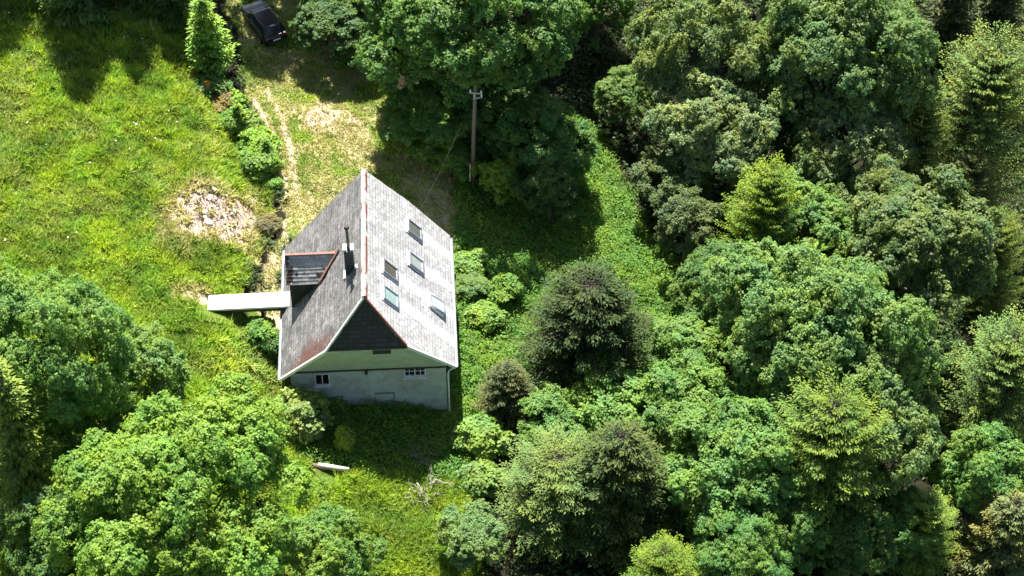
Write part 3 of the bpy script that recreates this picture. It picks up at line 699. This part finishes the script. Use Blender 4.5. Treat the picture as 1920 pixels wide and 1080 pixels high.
# skylights
th = math.atan(MR); Rm = Matrix.Rotation(th, 3, 'Y')
for i, (sx_, sy_, op) in enumerate(SKY):
    c0 = Vector((sx_, sy_, zr(sx_)))+nr*.03
    W, H_ = .92, 1.12
    def pl(u, v, n_, M=None): return c0 + Rm @ Vector((u, v, n_))
    fl = MB()
    for (u, v, du, dv) in ((-H_/2-.07, 0, .15, W+.22), (H_/2+.05, 0, .1, W+.22), (0, -W/2-.05, H_-.004, .1), (0, W/2+.05, H_-.004, .1)):
        fl.box(pl(u, v, -.012), (du, dv, .03), Rm)
    sk_ = tag(fl.build("skylight", M_WHITE, house), ["upper skylight near the far verge", "skylight near the ridge in the middle", "middle skylight with pale pane", "skylight nearest the front gable with pale greenish pane", "open skylight with tilted sash near the eave"][i])
    fr = MB()
    for (u, v, du, dv) in ((-H_/2, 0, .07, W+.07), (H_/2, 0, .07, W+.07), (0, -W/2, H_-.072, .07), (0, W/2, H_-.072, .07)):
        fr.box(pl(u, v, .05), (du, dv, .13), Rm)
    fr.build("frame", M_ZINC if i != 4 else M_TRIM, sk_)
    pm = simple("skylight_pane", [(.10, .105, .09), (.085, .075, .06), (.24, .27, .26), (.23, .32, .30), (.33, .38, .39)][i], .12, var=.25, scale=2.5)
    if not op:
        MB().box(pl(0, 0, .05), (H_-.075, W-.075, .02), Rm).build("pane", pm, sk_)
    else:
        MB().box(pl(0, 0, .0), (H_-.075, W-.075, .02), Rm).build("pane", simple("opening_shade", (.02, .02, .02), .6), sk_)  # dark sheet, not glass: paints the shade inside the opened skylight
        R2 = Rm @ Matrix.Rotation(rad(-7), 3, 'Y')
        sa = MB(); cs = pl(.02, 0, .15)
        for (u, v, du, dv) in ((-H_/2+.04, 0, .08, W-.02), (H_/2-.04, 0, .08, W-.02), (0, -W/2+.05, H_-.164, .08), (0, W/2-.05, H_-.164, .08)): sa.box(cs + R2 @ Vector((u, v, 0)), (du, dv, .06), R2)
        ss = sa.build("sash", M_ZINC, sk_); MB().box(cs, (H_-.165, W-.185, .02), R2).build("pane", pm, ss)
# chimney
ch = MB(); ch.box((-.72, 3.3, 5.5), (.52, .5, 1.9)); chim = ch.build("chimney", M_CHIM, house, bevel=.015)
cp = MB(); cp.box((-.93, 3.36, 6.52), (.2, .5, .14)); cp.box((-.51, 3.36, 6.52), (.2, .5, .14)); cp.build("cap", M_WHITE, chim, bevel=.02)
pp = MB(); pp.tube([(-.72, 3.4, 6.3), (-.73, 3.42, 8.0)], .085, 10); pp.tube([(-.66, 3.2, 6.35), (-.70, 3.32, 7.7)], .02, 6); pp.build("flue_pipe", simple("dull_olive_steel", (.12, .13, .09), .4, .5, var=.3), chim)
tc_ = MB(); tc_.tube([(-.73, 3.42, 7.98), (-.73, 3.42, 8.14)], [.15, .13], 10); tc_.build("flue_cowl", M_DARK, chim)
for fx_, fy_, fw_, fd_ in ((-1.05, 3.2, .12, .62), (-.36, 2.95, .14, .3)): MB().box((fx_, fy_, zl(fx_)+.05), (fw_, fd_, .07), Matrix.Rotation(-math.atan(ML), 3, 'Y')).build("flashing", M_WHITE, chim)
# dormer over the bridge
DY, DZ, DE, DW = 5.6, 3.80, 2.41, 1.05
rx_ = lambda z: XR-(HR-z)/ML
dm = MB().prism([(-4.36, DY-.88, -.6), (-4.36, DY+.88, -.6), (-4.36, DY+.88, 2.45), (-4.36, DY, 3.62), (-4.36, DY-.88, 2.45)], (2.9, 0, 0)).build("dormer", M_SLATE, house)
def dorm_mat():
    m, N, L, B = new_mat("dormer_slates")
    tc = N.new("ShaderNodeTexCoord"); sx = N.new("ShaderNodeSeparateXYZ"); L.new(tc.outputs["Object"], sx.inputs[0])
    n = N.new("ShaderNodeTexNoise"); n.inputs["Scale"].default_value = 1.7; n.inputs["Detail"].default_value = 6; L.new(tc.outputs["Object"], n.inputs["Vector"])
    g2 = N.new("ShaderNodeNewGeometry"); c = ramp(N, L, g2.outputs["Random Per Island"], [(0, (.26, .255, .25)), (1, (.44, .435, .43))])
    a = N.new("ShaderNodeMapRange"); a.inputs[1].default_value = -3.7; a.inputs[2].default_value = -4.4; L.new(sx.outputs[0], a.inputs[0])
    f = ramp(N, L, mathn(N, L, 'ADD', n.outputs[0], mathn(N, L, 'MULTIPLY', a.outputs[0], .14)), [(.6, 0.0), (.66, 1.0)])
    L.new(mixc(N, L, f, c, (.05, .03, .025)), B.inputs["Base Color"]); B.inputs["Roughness"].default_value = .75
    return m
MD = dorm_mat(); sg = (DZ-DE)/DW
for s in (-1, 1):
    pts = [(-4.52, DY, DZ), (rx_(DZ)+.12, DY, DZ), (rx_(DE)+.12, DY+s*DW, DE), (-4.52, DY+s*DW, DE)]
    cr = MB(); rr_ = random.Random(8)
    for k in range(8):
        t0, t1 = k/8, (k+1)/8+.02; xa = -4.52; lift = .055
        za, zb = DZ+(DE-DZ)*t0, DZ+(DE-DZ)*t1; ya, yb = DY+s*DW*t0, DY+s*DW*t1
        xe0, xe1 = rx_(za)+.12, rx_(zb)+.12; x = xa - (k % 2)*.0
        cuts = [xa]
        while cuts[-1] < xe1-.5: cuts.append(cuts[-1]+rr_.uniform(.28, .42))
        cuts.append(None)
        for c0, c1 in zip(cuts[:-1], cuts[1:]):
            j = rr_.uniform(-.012, .014); a1 = c1-.012 if c1 else xe0; b1 = c1-.012 if c1 else xe1; up_ = Vector((0, 0, lift+j))
            T4 = [Vector((c0, ya, za+.01)), Vector((a1, ya, za+.01)), Vector((b1, yb, zb))+up_, Vector((c0, yb, zb))+up_]
            cr.hexa([p-Vector((0, 0, .05)) for p in T4], T4)
    cr.build("roof", MD, dm)
MB().box(((-4.52+rx_(DZ))/2, DY, DZ+.02), (abs(rx_(DZ)+4.52), .16, .07)).build("ridge_tile", M_RUST, dm)
va = MB()
for s in (-1, 1):
    p = Vector((rx_(DZ), DY+.02*s, DZ+.03)); q = Vector((rx_(DE), DY+s*DW, DE+.03)); d = Vector((.2, 0, .2*ML)); d2 = Vector((-.02, 0, 0)); n_ = nl*.05
    va.hexa([p+d2, q+d2, q+d, p+d], [p+d2+n_, q+d2+n_, q+d+n_, p+d+n_])
va.build("valley_flashing", M_RUST, dm)
MB().box((-4.375, DY, .95), (.05, 1.0, 1.95)).build("door", M_DARK, dm)

# ------------------------------------------------------------------ bridge from the bank to the dormer
br_ = thing("footbridge", (-7.0, 5.7, float(zt(-9.2, 5.7))), "long white deck bridging from the grassy bank to the house dormer", "footbridge")
MB().hexa([(-9.32, 5.08, -.16), (-4.40, 5.14, -.16), (-4.40, 6.28, -.16), (-9.32, 6.24, -.16)], [(-9.32, 5.08, .0), (-4.40, 5.14, .0), (-4.40, 6.28, .0), (-9.32, 6.24, .0)]).build("deck", simple("white_sheet_deck", (.86, .86, .85), .5, var=.05, scale=1.5), br_, bevel=.03)
for y in (5.2, 6.14): MB().box((-6.9, y, -.28), (5.0, .12, .22)).build("beam", M_DARK, br_)
for x in (-6.2, -7.8):
    MB().box((x, 5.7, -1.3), (.16, .9, 1.85)).build("trestle", M_DARK, br_)

# ------------------------------------------------------------------ car in the shade of the track
M_PAINT = simple("black_car_paint", (.012, .012, .014), .22, .0, var=.1, scale=2, spec=.6)
M_TYRE = simple("tyre_rubber", (.015, .015, .015), .85, var=.2)
M_RIM = simple("alloy_rim", (.45, .45, .46), .35, .7, var=.1)
M_LAMP = simple("red_lamp_glass", (.22, .01, .01), .2, var=.1)
M_PLATE = simple("pale_number_plate", (.72, .72, .70), .5, var=.04)
M_CGLASS = simple("car_glass", (.03, .035, .045), .06, var=.1)
def make_car(px, py, px2, py2):
    a = ground(px, py); b2 = ground(px2, py2); hd = math.atan2(b2[1]-a[1], b2[0]-a[0])-math.pi/2
    mid = (a+b2)/2
    e = thing("car", (mid[0], mid[1], float(zt(mid[0], mid[1]))+.05), "black estate car parked in the shade on the track", "car", None, hd)
    def ring(y, hw, zb, zt_, r=.16):
        pts = []
        for (sx_, z, ) in ((1, zb), (1, zt_), (-1, zt_), (-1, zb)):
            for q in ((-.6, 0), (0, 0), (0, .6)) if False else ((0, 0),):
                pts.append((sx_*hw, y, z))
        # rounded section
        P = [(hw*.9, zb), (hw, zb+.14), (hw, zb+(zt_-zb)*.62), (hw*.965, zt_-.07), (hw*.86, zt_), (-hw*.86, zt_), (-hw*.965, zt_-.07), (-hw, zb+(zt_-zb)*.62), (-hw, zb+.14), (-hw*.9, zb)]
        return [(x, y, z) for x, z in P]
    body = MB().loft([ring(-2.22, .70, .42, .80), ring(-2.16, .82, .32, .93), ring(-1.9, .89, .26, .98), ring(-1.2, .90, .24, .97), ring(0, .90, .24, .95), ring(1.0, .90, .24, .94), ring(1.55, .88, .26, .88), ring(1.98, .82, .3, .78), ring(2.2, .66, .38, .66)])
    def cab(z, y0, y1, hw): return [(hw, y0+.12, z), (hw, y1-.12, z), (hw*.82, y1, z), (-hw*.82, y1, z), (-hw, y1-.12, z), (-hw, y0+.12, z), (-hw*.82, y0, z), (hw*.82, y0, z)]
    body.loft([cab(.93, -2.06, 1.12, .83), cab(1.18, -1.9, .72, .75), cab(1.40, -1.72, .36, .665), cab(1.47, -1.6, .12, .60)])
    body.build("body", M_PAINT, e, smooth=False, local=True, bevel=.03)
    def quad(name, pts, mat, off, label=None):
        p = [Vector(q) for q in pts]; n = (p[1]-p[0]).cross(p[2]-p[0]).normalized()
        o = MB().prism([q+n*off for q in p], n*.012).build(name, mat, e, local=True); return tag(o, label)
    quad("rear_window", [(-.60, -2.0, 1.0), (.60, -2.0, 1.0), (.50, -1.72, 1.39), (-.50, -1.72, 1.39)], M_CGLASS, .012)
    quad("windscreen", [(.62, 1.05, .97), (-.62, 1.05, .97), (-.52, .38, 1.39), (.52, .38, 1.39)], M_CGLASS, .012)
    for s in (-1, 1):
        p = [(s*.825, -1.75, 1.0), (s*.825, .8, 1.0), (s*.69, .18, 1.36), (s*.69, -1.5, 1.36)]
        quad("side_window", p if s > 0 else p[::-1], M_CGLASS, .012)
        MB().box((s*.97, .72, 1.0), (.2, .12, .14)).build("wing_mirror", M_PAINT, e, local=True, bevel=.03)
        MB().box((s*.72, -2.16, .80), (.22, .08, .16)).build("tail_lamp", M_LAMP, e, local=True, bevel=.02)
        MB().box((s*.62, 2.1, .64), (.34, .14, .13)).build("headlamp", M_CGLASS, e, local=True, bevel=.02)
        for y in (-1.32, 1.34):
            wh = MB().tube([(s*.74, y, .31), (s*.76, y, .31), (s*.92, y, .31), (s*.94, y, .31)], [.26, .315, .315, .27], 20).build("wheel", M_TYRE, e, local=True)
            MB().tube([(s*.935, y, .31), (s*.952, y, .31)], [.215, .19], 14).build("rim", M_RIM, wh, local=True)
    quad("number_plate", [(-.27, -2.225, .60), (.27, -2.225, .60), (.27, -2.225, .72), (-.27, -2.225, .72)], M_PLATE, .02)
    MB().box((0, -2.2, .42), (1.3, .1, .14)).build("bumper", simple("black_plastic", (.03, .03, .03), .7), e, local=True, bevel=.03)
    MB().box((0, -1.66, 1.45), (.36, .16, .035)).build("roof_spoiler", M_RIM, e, local=True, bevel=.01)
make_car(518, 86, 474, 20)

# ------------------------------------------------------------------ pole, cable, conduit
pb = ground(887, 343); pb[2] = float(zt(pb[0], pb[1])); PH = 8.6
pole = thing("utility_pole", tuple(pb), "weathered wooden utility pole standing in front of the big shaded maple", "utility pole")
top = Vector(pb)+Vector((.28, .1, PH))
MB().tube([tuple(Vector(pb)-Vector((0, 0, .5))), tuple(Vector(pb)+Vector((.1, .05, PH*.5))), tuple(top)], [.155, .135, .11], 10).build("post", M_POLE, pole, smooth=True)
ca_ = MB(); ca_.box(tuple(top+Vector((0, -.18, -.75))), (.8, .09, .1), Matrix.Rotation(.15, 3, 'Y')); ca_.box(tuple(top+Vector((.1, -.18, -1.15))), (.6, .08, .08), Matrix.Rotation(-.2, 3, 'Y')); cro = ca_.build("crossarm", M_DEAD, pole)
for dx, dz in ((-.34, -.6), (.34, -.7), (.36, -1.0), (-.1, -1.0)):
    MB().tube([tuple(top+Vector((dx, -.18, dz-.06))), tuple(top+Vector((dx, -.18, dz+.16)))], [.05, .035], 8).build("insulator", M_WHITE, cro)
MB().tube([tuple(Vector(pb)+Vector((-.2, -.14, -.2))), tuple(Vector(pb)+Vector((-.17, -.14, 1.9)))], .05, 8).build("conduit", M_WHITE, pole)
p0 = top+Vector((-.2, -.2, -.9)); p1 = Vector((3.3, 10.6, zr(3.3)+.1)); P = []
for i in range(15):
    t = i/14; q = p0.lerp(p1, t); q.z -= .9*4*t*(1-t)*.5; P.append(tuple(q))
tag(MB().tube(P, .008, 5).build("cable", simple("grey_cable", (.02, .02, .02), .6)), "grey cable sagging from the utility pole to the house roof", "cable")

# ------------------------------------------------------------------ dead wood and stones
def branch_tangle(name, px, py, n, spread, r0, mat, label, seed, h=.5):
    r = np.random.default_rng(seed); c = ground(px, py); c[2] = float(zt(c[0], c[1])); b = MB()
    for k in range(n):
        a = r.uniform(0, 6.28); p = Vector(c)+Vector((r.normal(0, spread*.3), r.normal(0, spread*.3), r.uniform(.12, .12+h))); d = Vector((math.cos(a), math.sin(a), r.uniform(-.1, .35)))
        L = r.uniform(.5, 1.3)*spread; pts = [p]; rr = [r0*r.uniform(.5, 1.1)]
        for i in range(5):
            d = (d+Vector(r.normal(0, .28, 3))).normalized(); p = p+d*L/5; pts.append(p); rr.append(rr[0]*(1-.17*(i+1)))
            if i in (1, 2, 3):
                d2 = (d+Vector(r.normal(0, .7, 3))).normalized(); b.tube([p, p+d2*L*.18, p+d2*L*.34+Vector(r.normal(0, .06, 3))], [rr[-1]*.6, rr[-1]*.4, rr[-1]*.15], 4, False)
        b.tube(pts, rr, 5)
    return tag(b.build(name, mat, smooth=True), label, "dead branches")
branch_tangle("dead_branch", 788, 926, 25, 1.45, .05, simple("bleached_branch", (.30, .265, .23), .85, var=.4, scale=9), "pale bleached tangle of dead branches lying in sunlit weeds", 5, .65)
branch_tangle("dead_branch", 795, 856, 14, 1.0, .035, simple("grey_brown_twigs", (.22, .19, .16), .85, var=.3), "grey pile of dead twigs in the shade in front of the house", 6, .35)
lg = ground(622, 884); lg[2] = float(zt(lg[0], lg[1]))+.3
e = thing("fallen_log", tuple(lg), "pale broken log with rotten brown end lying in the weeds", "log")
MB().tube([(lg[0]-.75, lg[1]+.22, lg[2]+.08), (lg[0]-.3, lg[1]+.1, lg[2]+.05), (lg[0]+.4, lg[1]-.05, lg[2]+.02), (lg[0]+1.0, lg[1]-.12, lg[2]-.03)], [.13, .17, .15, .12], 9).build("log_wood", M_DEAD, e, smooth=True)
MB().tube([(lg[0]-1.25, lg[1]+.3, lg[2]+.12), (lg[0]-.9, lg[1]+.2, lg[2]+.03), (lg[0]-.35, lg[1]-.05, lg[2]-.02)], [.09, .14, .09], 8).build("rotten_end", M_DEADBR, e, smooth=True)
def stone(px, py, s, seed, label):
    import bmesh
    r = random.Random(seed); bm = bmesh.new(); bmesh.ops.create_icosphere(bm, subdivisions=2, radius=1.0)
    k = [Vector((r.gauss(0, 1), r.gauss(0, 1), r.gauss(0, 1))).normalized() for _ in range(5)]
    for v in bm.verts:
        f = 1+sum(.16*max(-.4, v.co.normalized().dot(q)) for q in k)*r.uniform(.92, 1.08); v.co = Vector((v.co.x*s[0]*f, v.co.y*s[1]*f, v.co.z*s[2]*f))
    p = ground(px, py); me = bpy.data.meshes.new("stone"); bm.to_mesh(me); bm.free(); me.materials.append(M_STONE)
    o = bpy.data.objects.new("stone", me); COL.objects.link(o); o.location = (p[0], p[1], float(zt(p[0], p[1]))+s[2]*.75); o.rotation_euler = (0, 0, -.7)
    tag(o, label, "stone", "pale stones on the bare mound")
stone(399, 355, (.28, .13, .13), 1, "pale elongated stone at the top of the bare mound")
stone(385, 400, (.26, .17, .15), 2, "white stone in the middle of the mound, above two others")
stone(383, 408, (.18, .12, .10), 3, "small white stone squeezed between two larger ones on the mound")
stone(390, 420, (.30, .19, .18), 4, "largest rounded white stone, lowest on the bare mound")
stone(437, 396, (.26, .14, .10), 5, "flat white stone at the right edge of the mound")
stone(348, 410, (.34, .07, .07), 6, "thin pale stone at the left fringe of the mound")

# ------------------------------------------------------------------ shrubs
YG = (.11, .19, .032); DG = (.05, .105, .03); MG = (.085, .155, .032)
def shrub(key, px, py, R, H, col, label, group="shrubs along the bank and house"):
    p = ground(px, py); return tree(key, "shrub", (p[0], p[1], float(zt(p[0], p[1]))), R, H, col, label, "shrub", group)
shrub("bush2", 392, 178, 1.0, 1.2, DG, "dark green shrub at the foot of the bright young spruce")
fl_ = shrub("bush1", 384, 176, .55, .9, (.55, .26, .03), "low orange-flowered shrub at the foot of the young spruce", None)
shrub("bush1", 415, 205, .9, 1.1, (.12, .105, .05), "brownish half-dry shrub just below the orange shrub")
ctree("young", "spruce_tree", 443, 196, .95, 2.6, (.085, .145, .03), "small spruce standing in the hedge row beside the wheel rut", group="shrubs along the bank and house")
ctree("young", "spruce_tree", 497, 262, .9, 2.4, (.07, .13, .03), "small dark green spruce near the lower end of the hedge row", group="shrubs along the bank and house")
shrub("bush1", 412, 190, .7, 1.0, MG, "small green shrub squeezed right of the orange-flowered shrub")
shrub("bush2", 478, 272, .7, 1.0, (.1, .15, .035), "low shrub filling the hedge between the round shrub and the bright one")
shrub("bush1", 512, 352, .6, .8, YG, "last small shrub of the hedge row beside the rut")
shrub("bush2", 440, 208, .8, 1.3, YG, "bright leafy shrub right of the brownish one beside the track")
shrub("bush1", 436, 246, .95, 1.5, MG, "round green shrub on the bank halfway down the hedge row")
shrub("bush2", 468, 252, .9, 1.3, (.09, .14, .03), "shrub leaning over the track rut beside the bank")
shrub("bush2", 490, 285, 1.0, 1.6, YG, "bright shrub between the bank and the wheel rut")
shrub("bush1", 490, 325, 1.15, 1.7, MG, "largest dark-based shrub at the lower end of the hedge row")
shrub("bush1", 502, 430, .7, .8, (.10, .09, .06), "grey-brown dry shrub at the bank left of the house roof")
shrub("bush2", 488, 636, .85, 1.3, MG, "green shrub in the dip beneath the white footbridge")
shrub("bush1", 520, 660, .8, 1.3, DG, "small dark shrub by the left wall of the house")
shrub("bush2", 574, 800, 1.25, 2.3, (.125, .165, .06), "pale yellowish shrub at the front left corner of the house")
shrub("bush1", 545, 790, 1.0, 1.5, YG, "bright green shrub left of the pale corner shrub")
shrub("bush1", 648, 846, .5, 1.9, (.15, .20, .04), "small sunlit sapling standing out of the house shadow")
shrub("small2", 888, 550, 1.1, 1.2, (.07, .13, .035), "leafy bush pressed against the right eave of the house", )
shrub("bush2", 878, 512, 1.0, 1.2, (.09, .155, .035), "bush behind the right eave near the far corner")
shrub("bush2", 908, 600, .9, 1.0, (.09, .16, .03), "bright bush in the clearing right of the eave")
shrub("bush1", 945, 560, 1.0, 1.5, MG, "rounded bush between the maple shadow and the dark dome conifer")
shrub("bush2", 905, 835, 1.2, 1.8, (.10, .17, .05), "bush beside the edge of the house shadow")
shrub("bush2", 905, 915, 1.0, 1.5, (.09, .15, .05), "bluish bush right of the bleached dead branches")
shrub("small1", 935, 380, 1.4, 3.6, (.10, .17, .025), "yellow-green bush in shade right of the pole foot")
shrub("small2", 900, 300, 1.2, 2.2, DG, "dark shrub right behind the pole", )
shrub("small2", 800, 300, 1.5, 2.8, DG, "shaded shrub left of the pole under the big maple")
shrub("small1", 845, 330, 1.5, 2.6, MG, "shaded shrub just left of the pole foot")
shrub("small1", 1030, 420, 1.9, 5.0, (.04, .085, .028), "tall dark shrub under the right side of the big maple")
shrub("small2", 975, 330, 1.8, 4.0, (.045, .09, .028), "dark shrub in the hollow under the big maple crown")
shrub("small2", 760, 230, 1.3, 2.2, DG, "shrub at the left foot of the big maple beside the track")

# ------------------------------------------------------------------ trees
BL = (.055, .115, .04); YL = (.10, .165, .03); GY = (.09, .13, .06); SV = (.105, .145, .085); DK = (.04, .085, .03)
# left foreground
dtree("big1", "maple_tree", 85, 660, 146, 13.5, (.088, .158, .05), "bluish green maple at the left edge below the meadow")
dtree("small1", "maple_tree", 285, 700, 66, 7, (.09, .15, .05), "small maple squeezed between the two big left maples")
dtree("big2", "maple_tree", 322, 950, 206, 13.5, (.095, .165, .03), "largest yellow-green maple filling the lower left corner")
dtree("mid2", "maple_tree", 120, 1010, 110, 8, (.05, .10, .03), "dark lower maple behind the left edge spruce")
dtree("mid1", "maple_tree", 600, 1050, 95, 7, (.08, .145, .035), "low maple at the bottom edge right of the largest maple")
ctree("spruce2", "spruce_tree", -5, 690, 2.9, 13, (.085, .125, .03), "yellowish spruce cut by the left edge of the photo")
dtree("small1", "maple_tree", 172, 800, 80, 7, (.065, .12, .035), "dark green low maple in the cleft between the two big left maples")
# top left
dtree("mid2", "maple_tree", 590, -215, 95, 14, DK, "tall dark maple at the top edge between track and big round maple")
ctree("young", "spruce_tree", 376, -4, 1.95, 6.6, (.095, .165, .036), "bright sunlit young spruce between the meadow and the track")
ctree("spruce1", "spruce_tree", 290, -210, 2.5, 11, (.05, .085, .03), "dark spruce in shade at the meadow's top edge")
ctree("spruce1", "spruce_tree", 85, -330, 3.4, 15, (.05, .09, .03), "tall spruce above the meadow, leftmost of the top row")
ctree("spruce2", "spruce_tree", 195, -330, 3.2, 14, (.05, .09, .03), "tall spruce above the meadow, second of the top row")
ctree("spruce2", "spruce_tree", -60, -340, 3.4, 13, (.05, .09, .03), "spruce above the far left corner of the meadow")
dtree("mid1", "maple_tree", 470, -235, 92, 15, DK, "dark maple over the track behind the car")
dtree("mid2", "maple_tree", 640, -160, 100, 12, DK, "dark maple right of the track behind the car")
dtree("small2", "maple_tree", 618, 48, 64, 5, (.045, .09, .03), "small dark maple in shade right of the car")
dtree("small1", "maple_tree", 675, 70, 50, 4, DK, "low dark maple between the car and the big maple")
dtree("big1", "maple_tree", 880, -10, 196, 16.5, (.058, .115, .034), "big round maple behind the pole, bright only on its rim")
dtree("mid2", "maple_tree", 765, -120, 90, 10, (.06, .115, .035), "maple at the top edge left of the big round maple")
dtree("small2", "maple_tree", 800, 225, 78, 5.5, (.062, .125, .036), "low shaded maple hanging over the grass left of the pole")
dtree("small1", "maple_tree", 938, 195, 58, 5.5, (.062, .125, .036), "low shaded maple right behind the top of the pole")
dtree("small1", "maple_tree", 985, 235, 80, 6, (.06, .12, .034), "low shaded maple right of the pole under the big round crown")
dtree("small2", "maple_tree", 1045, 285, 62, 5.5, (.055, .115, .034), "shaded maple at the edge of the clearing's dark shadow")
# top right wood
dtree("mid1", "maple_tree", 1122, -5, 62, 8, (.075, .15, .035), "narrow light green maple between the big maple and the grey-green tree")
dtree("mid3", "maple_tree", 1302, 85, 116, 14.5, GY, "tall grey-green broadleaf tree right of the big maple")
dtree("mid3", "maple_tree", 1172, 180, 56, 5, (.085, .14, .045), "lighter green tree at the left rim of the wood over the clearing")
dtree("mid1", "maple_tree", 1335, 245, 105, 10.5, SV, "silvery leaved tree in front of the tall grey-green tree")
dtree("small2", "maple_tree", 1262, 335, 70, 5.5, (.045, .075, .03), "dark low tree between the clearing and the silvery tree")
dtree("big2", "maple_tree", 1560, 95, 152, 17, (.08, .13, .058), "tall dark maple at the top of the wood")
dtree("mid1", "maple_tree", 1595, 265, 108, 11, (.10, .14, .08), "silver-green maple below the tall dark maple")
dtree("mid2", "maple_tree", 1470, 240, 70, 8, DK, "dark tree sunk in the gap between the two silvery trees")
ctree("spruce1", "poplar_tree", 1712, -110, 1.9, 15, (.095, .18, .045), "slim light green tree at the top edge, right of the tall dark maple")
ctree("spruce2", "spruce_tree", 1815, -130, 3.6, 15, (.035, .045, .022), "dark drooping spruce at the top right corner")
ctree("spruce1", "spruce_tree", 1905, -140, 3.4, 15, (.035, .045, .022), "second dark spruce at the very top right corner")
ctree("feather1", "larch_tree", 1865, 95, 4.6, 15, (.08, .115, .038), "tall feathery olive larch by the right edge with visible trunk")
ctree("feather2", "larch_tree", 1740, 190, 3.0, 11, (.08, .11, .035), "smaller feathery larch left of the tall larch")
ctree("feather2", "larch_tree", 1690, 290, 2.6, 8, (.078, .105, .035), "low feathery larch under the smaller larch")
ctree("feather1", "larch_tree", 1880, 420, 2.4, 9, (.08, .115, .03), "small larch under the tall larch at the right edge")
ctree("feather2", "larch_tree", 1830, 300, 2.6, 9, (.075, .085, .035), "dull brownish larch in front of the tall larch's trunk")
# middle right
ctree("feather2", "spruce_tree", 1445, 325, 3.5, 11, (.082, .128, .016), "bright yellow-green spruce in the middle of the right wood")
dtree("small1", "maple_tree", 1530, 325, 58, 9, (.085, .12, .055), "small grey maple right of the yellow-green spruce")
dtree("mid1", "maple_tree", 1492, 435, 105, 9.5, (.085, .15, .05), "light green maple just below the yellow-green spruce")
dtree("mid3", "maple_tree", 1655, 385, 78, 10, (.09, .125, .06), "grey-green tree between the low larch and the broad dark maple")
dtree("mid2", "maple_tree", 1735, 465, 142, 14, (.065, .10, .045), "broad dark maple near the right edge, mid height")
dtree("small2", "maple_tree", 1290, 430, 55, 6.5, (.07, .10, .055), "greyish tree at the clearing's right rim left of the yellow-green spruce")
dtree("mid3", "maple_tree", 1345, 540, 88, 7.5, (.06, .115, .035), "mid green tree over the clearing below the yellow-green spruce")
dtree("small1", "maple_tree", 1290, 650, 70, 5, (.075, .14, .035), "low light green tree right of the dark dome conifer")
ctree("young", "spruce_tree", 1533, 478, 2.2, 9, (.08, .14, .032), "light green spruce tip rising out of the broad pale maple")
dtree("big2", "maple_tree", 1520, 630, 168, 15, (.085, .145, .055), "broad pale maple in the centre of the right wood")
dtree("mid1", "maple_tree", 1632, 812, 118, 12, (.085, .135, .065), "blue-green maple bordering the dark gap on the right")
dtree("small2", "maple_tree", 1756, 694, 48, 8, (.05, .09, .045), "small dark maple standing in the dark gap")
ctree("feather1", "larch_tree", 1900, 635, 4.0, 12, (.075, .115, .04), "dense olive conifer on the right edge, mid height")
dtree("mid2", "maple_tree", 1865, 895, 98, 9.5, (.075, .145, .045), "fresh green maple on the right edge, lower half")
# lower middle
ctree("dome1", "conifer_tree", 1108, 535, 4.3, 9.5, (.022, .038, .012), "dark brown dome-shaped conifer alone in the clearing")
ctree("dome2", "conifer_tree", 952, 690, 2.1, 4.6, (.05, .062, .03), "low brown withered conifer left of the dome-shaped one")
dtree("small1", "maple_tree", 1150, 765, 95, 6, (.08, .155, .04), "bright maple directly below the dark dome conifer")
dtree("small2", "maple_tree", 1040, 790, 66, 4.6, (.07, .14, .04), "low green maple left of the bright maple below the dome conifer")
dtree("mid2", "maple_tree", 1290, 770, 105, 8, (.08, .15, .045), "green maple between the bright maple and the olive conifer")
dtree("mid1", "maple_tree", 1385, 880, 135, 10, (.075, .145, .045), "broad fresh green maple in the lower middle of the wood")
ctree("feather1", "conifer_tree", 1565, 762, 4.7, 12, (.066, .105, .022), "large yellowish olive conifer in the lower right wood")
ctree("dome2", "conifer_tree", 1165, 820, 3.9, 9, (.034, .052, .016), "dark conifer with brown heart at the lower middle")
ctree("feather1", "conifer_tree", 1050, 860, 4.0, 6, (.062, .098, .034), "broad feathery grey-green conifer at the bottom, right of the dead branches")
ctree("feather2", "conifer_tree", 1245, 1035, 2.8, 6.5, (.07, .112, .016), "bright lime conifer at the bottom edge")
dtree("mid3", "maple_tree", 1390, 1050, 90, 8, (.065, .135, .045), "deep green maple at the bottom edge right of the lime conifer")
dtree("small2", "maple_tree", 885, 1010, 60, 4, (.085, .14, .055), "low pale tree at the bottom edge of the clearing")
ctree("feather2", "larch_tree", 1745, 940, 2.4, 6.5, (.10, .15, .035), "feathery light conifer at the bottom right")
ctree("dome2", "conifer_tree", 1905, 945, 3.0, 8, (.085, .095, .045), "brownish withered conifer in the bottom right corner")
dtree("mid3", "maple_tree", 1600, 1010, 80, 7, (.045, .09, .025), "shaded maple at the bottom edge under the olive conifer")
dtree("mid2", "maple_tree", 1475, 985, 85, 8, (.055, .115, .035), "dark green maple at the bottom edge left of the olive conifer's foot")
dtree("small1", "maple_tree", 1325, 950, 60, 6, (.085, .145, .03), "yellowish green low maple right of the brown-hearted conifer")
dtree("mid1", "maple_tree", 1440, 770, 80, 8.5, (.07, .14, .042), "fresh green maple filling the canopy left of the olive conifer")
dtree("small2", "maple_tree", 1690, 985, 60, 6, (.06, .125, .035), "low green maple at the foot of the blue-green maple by the bottom edge")
# wood beyond the top of the photo, whose shade falls into it
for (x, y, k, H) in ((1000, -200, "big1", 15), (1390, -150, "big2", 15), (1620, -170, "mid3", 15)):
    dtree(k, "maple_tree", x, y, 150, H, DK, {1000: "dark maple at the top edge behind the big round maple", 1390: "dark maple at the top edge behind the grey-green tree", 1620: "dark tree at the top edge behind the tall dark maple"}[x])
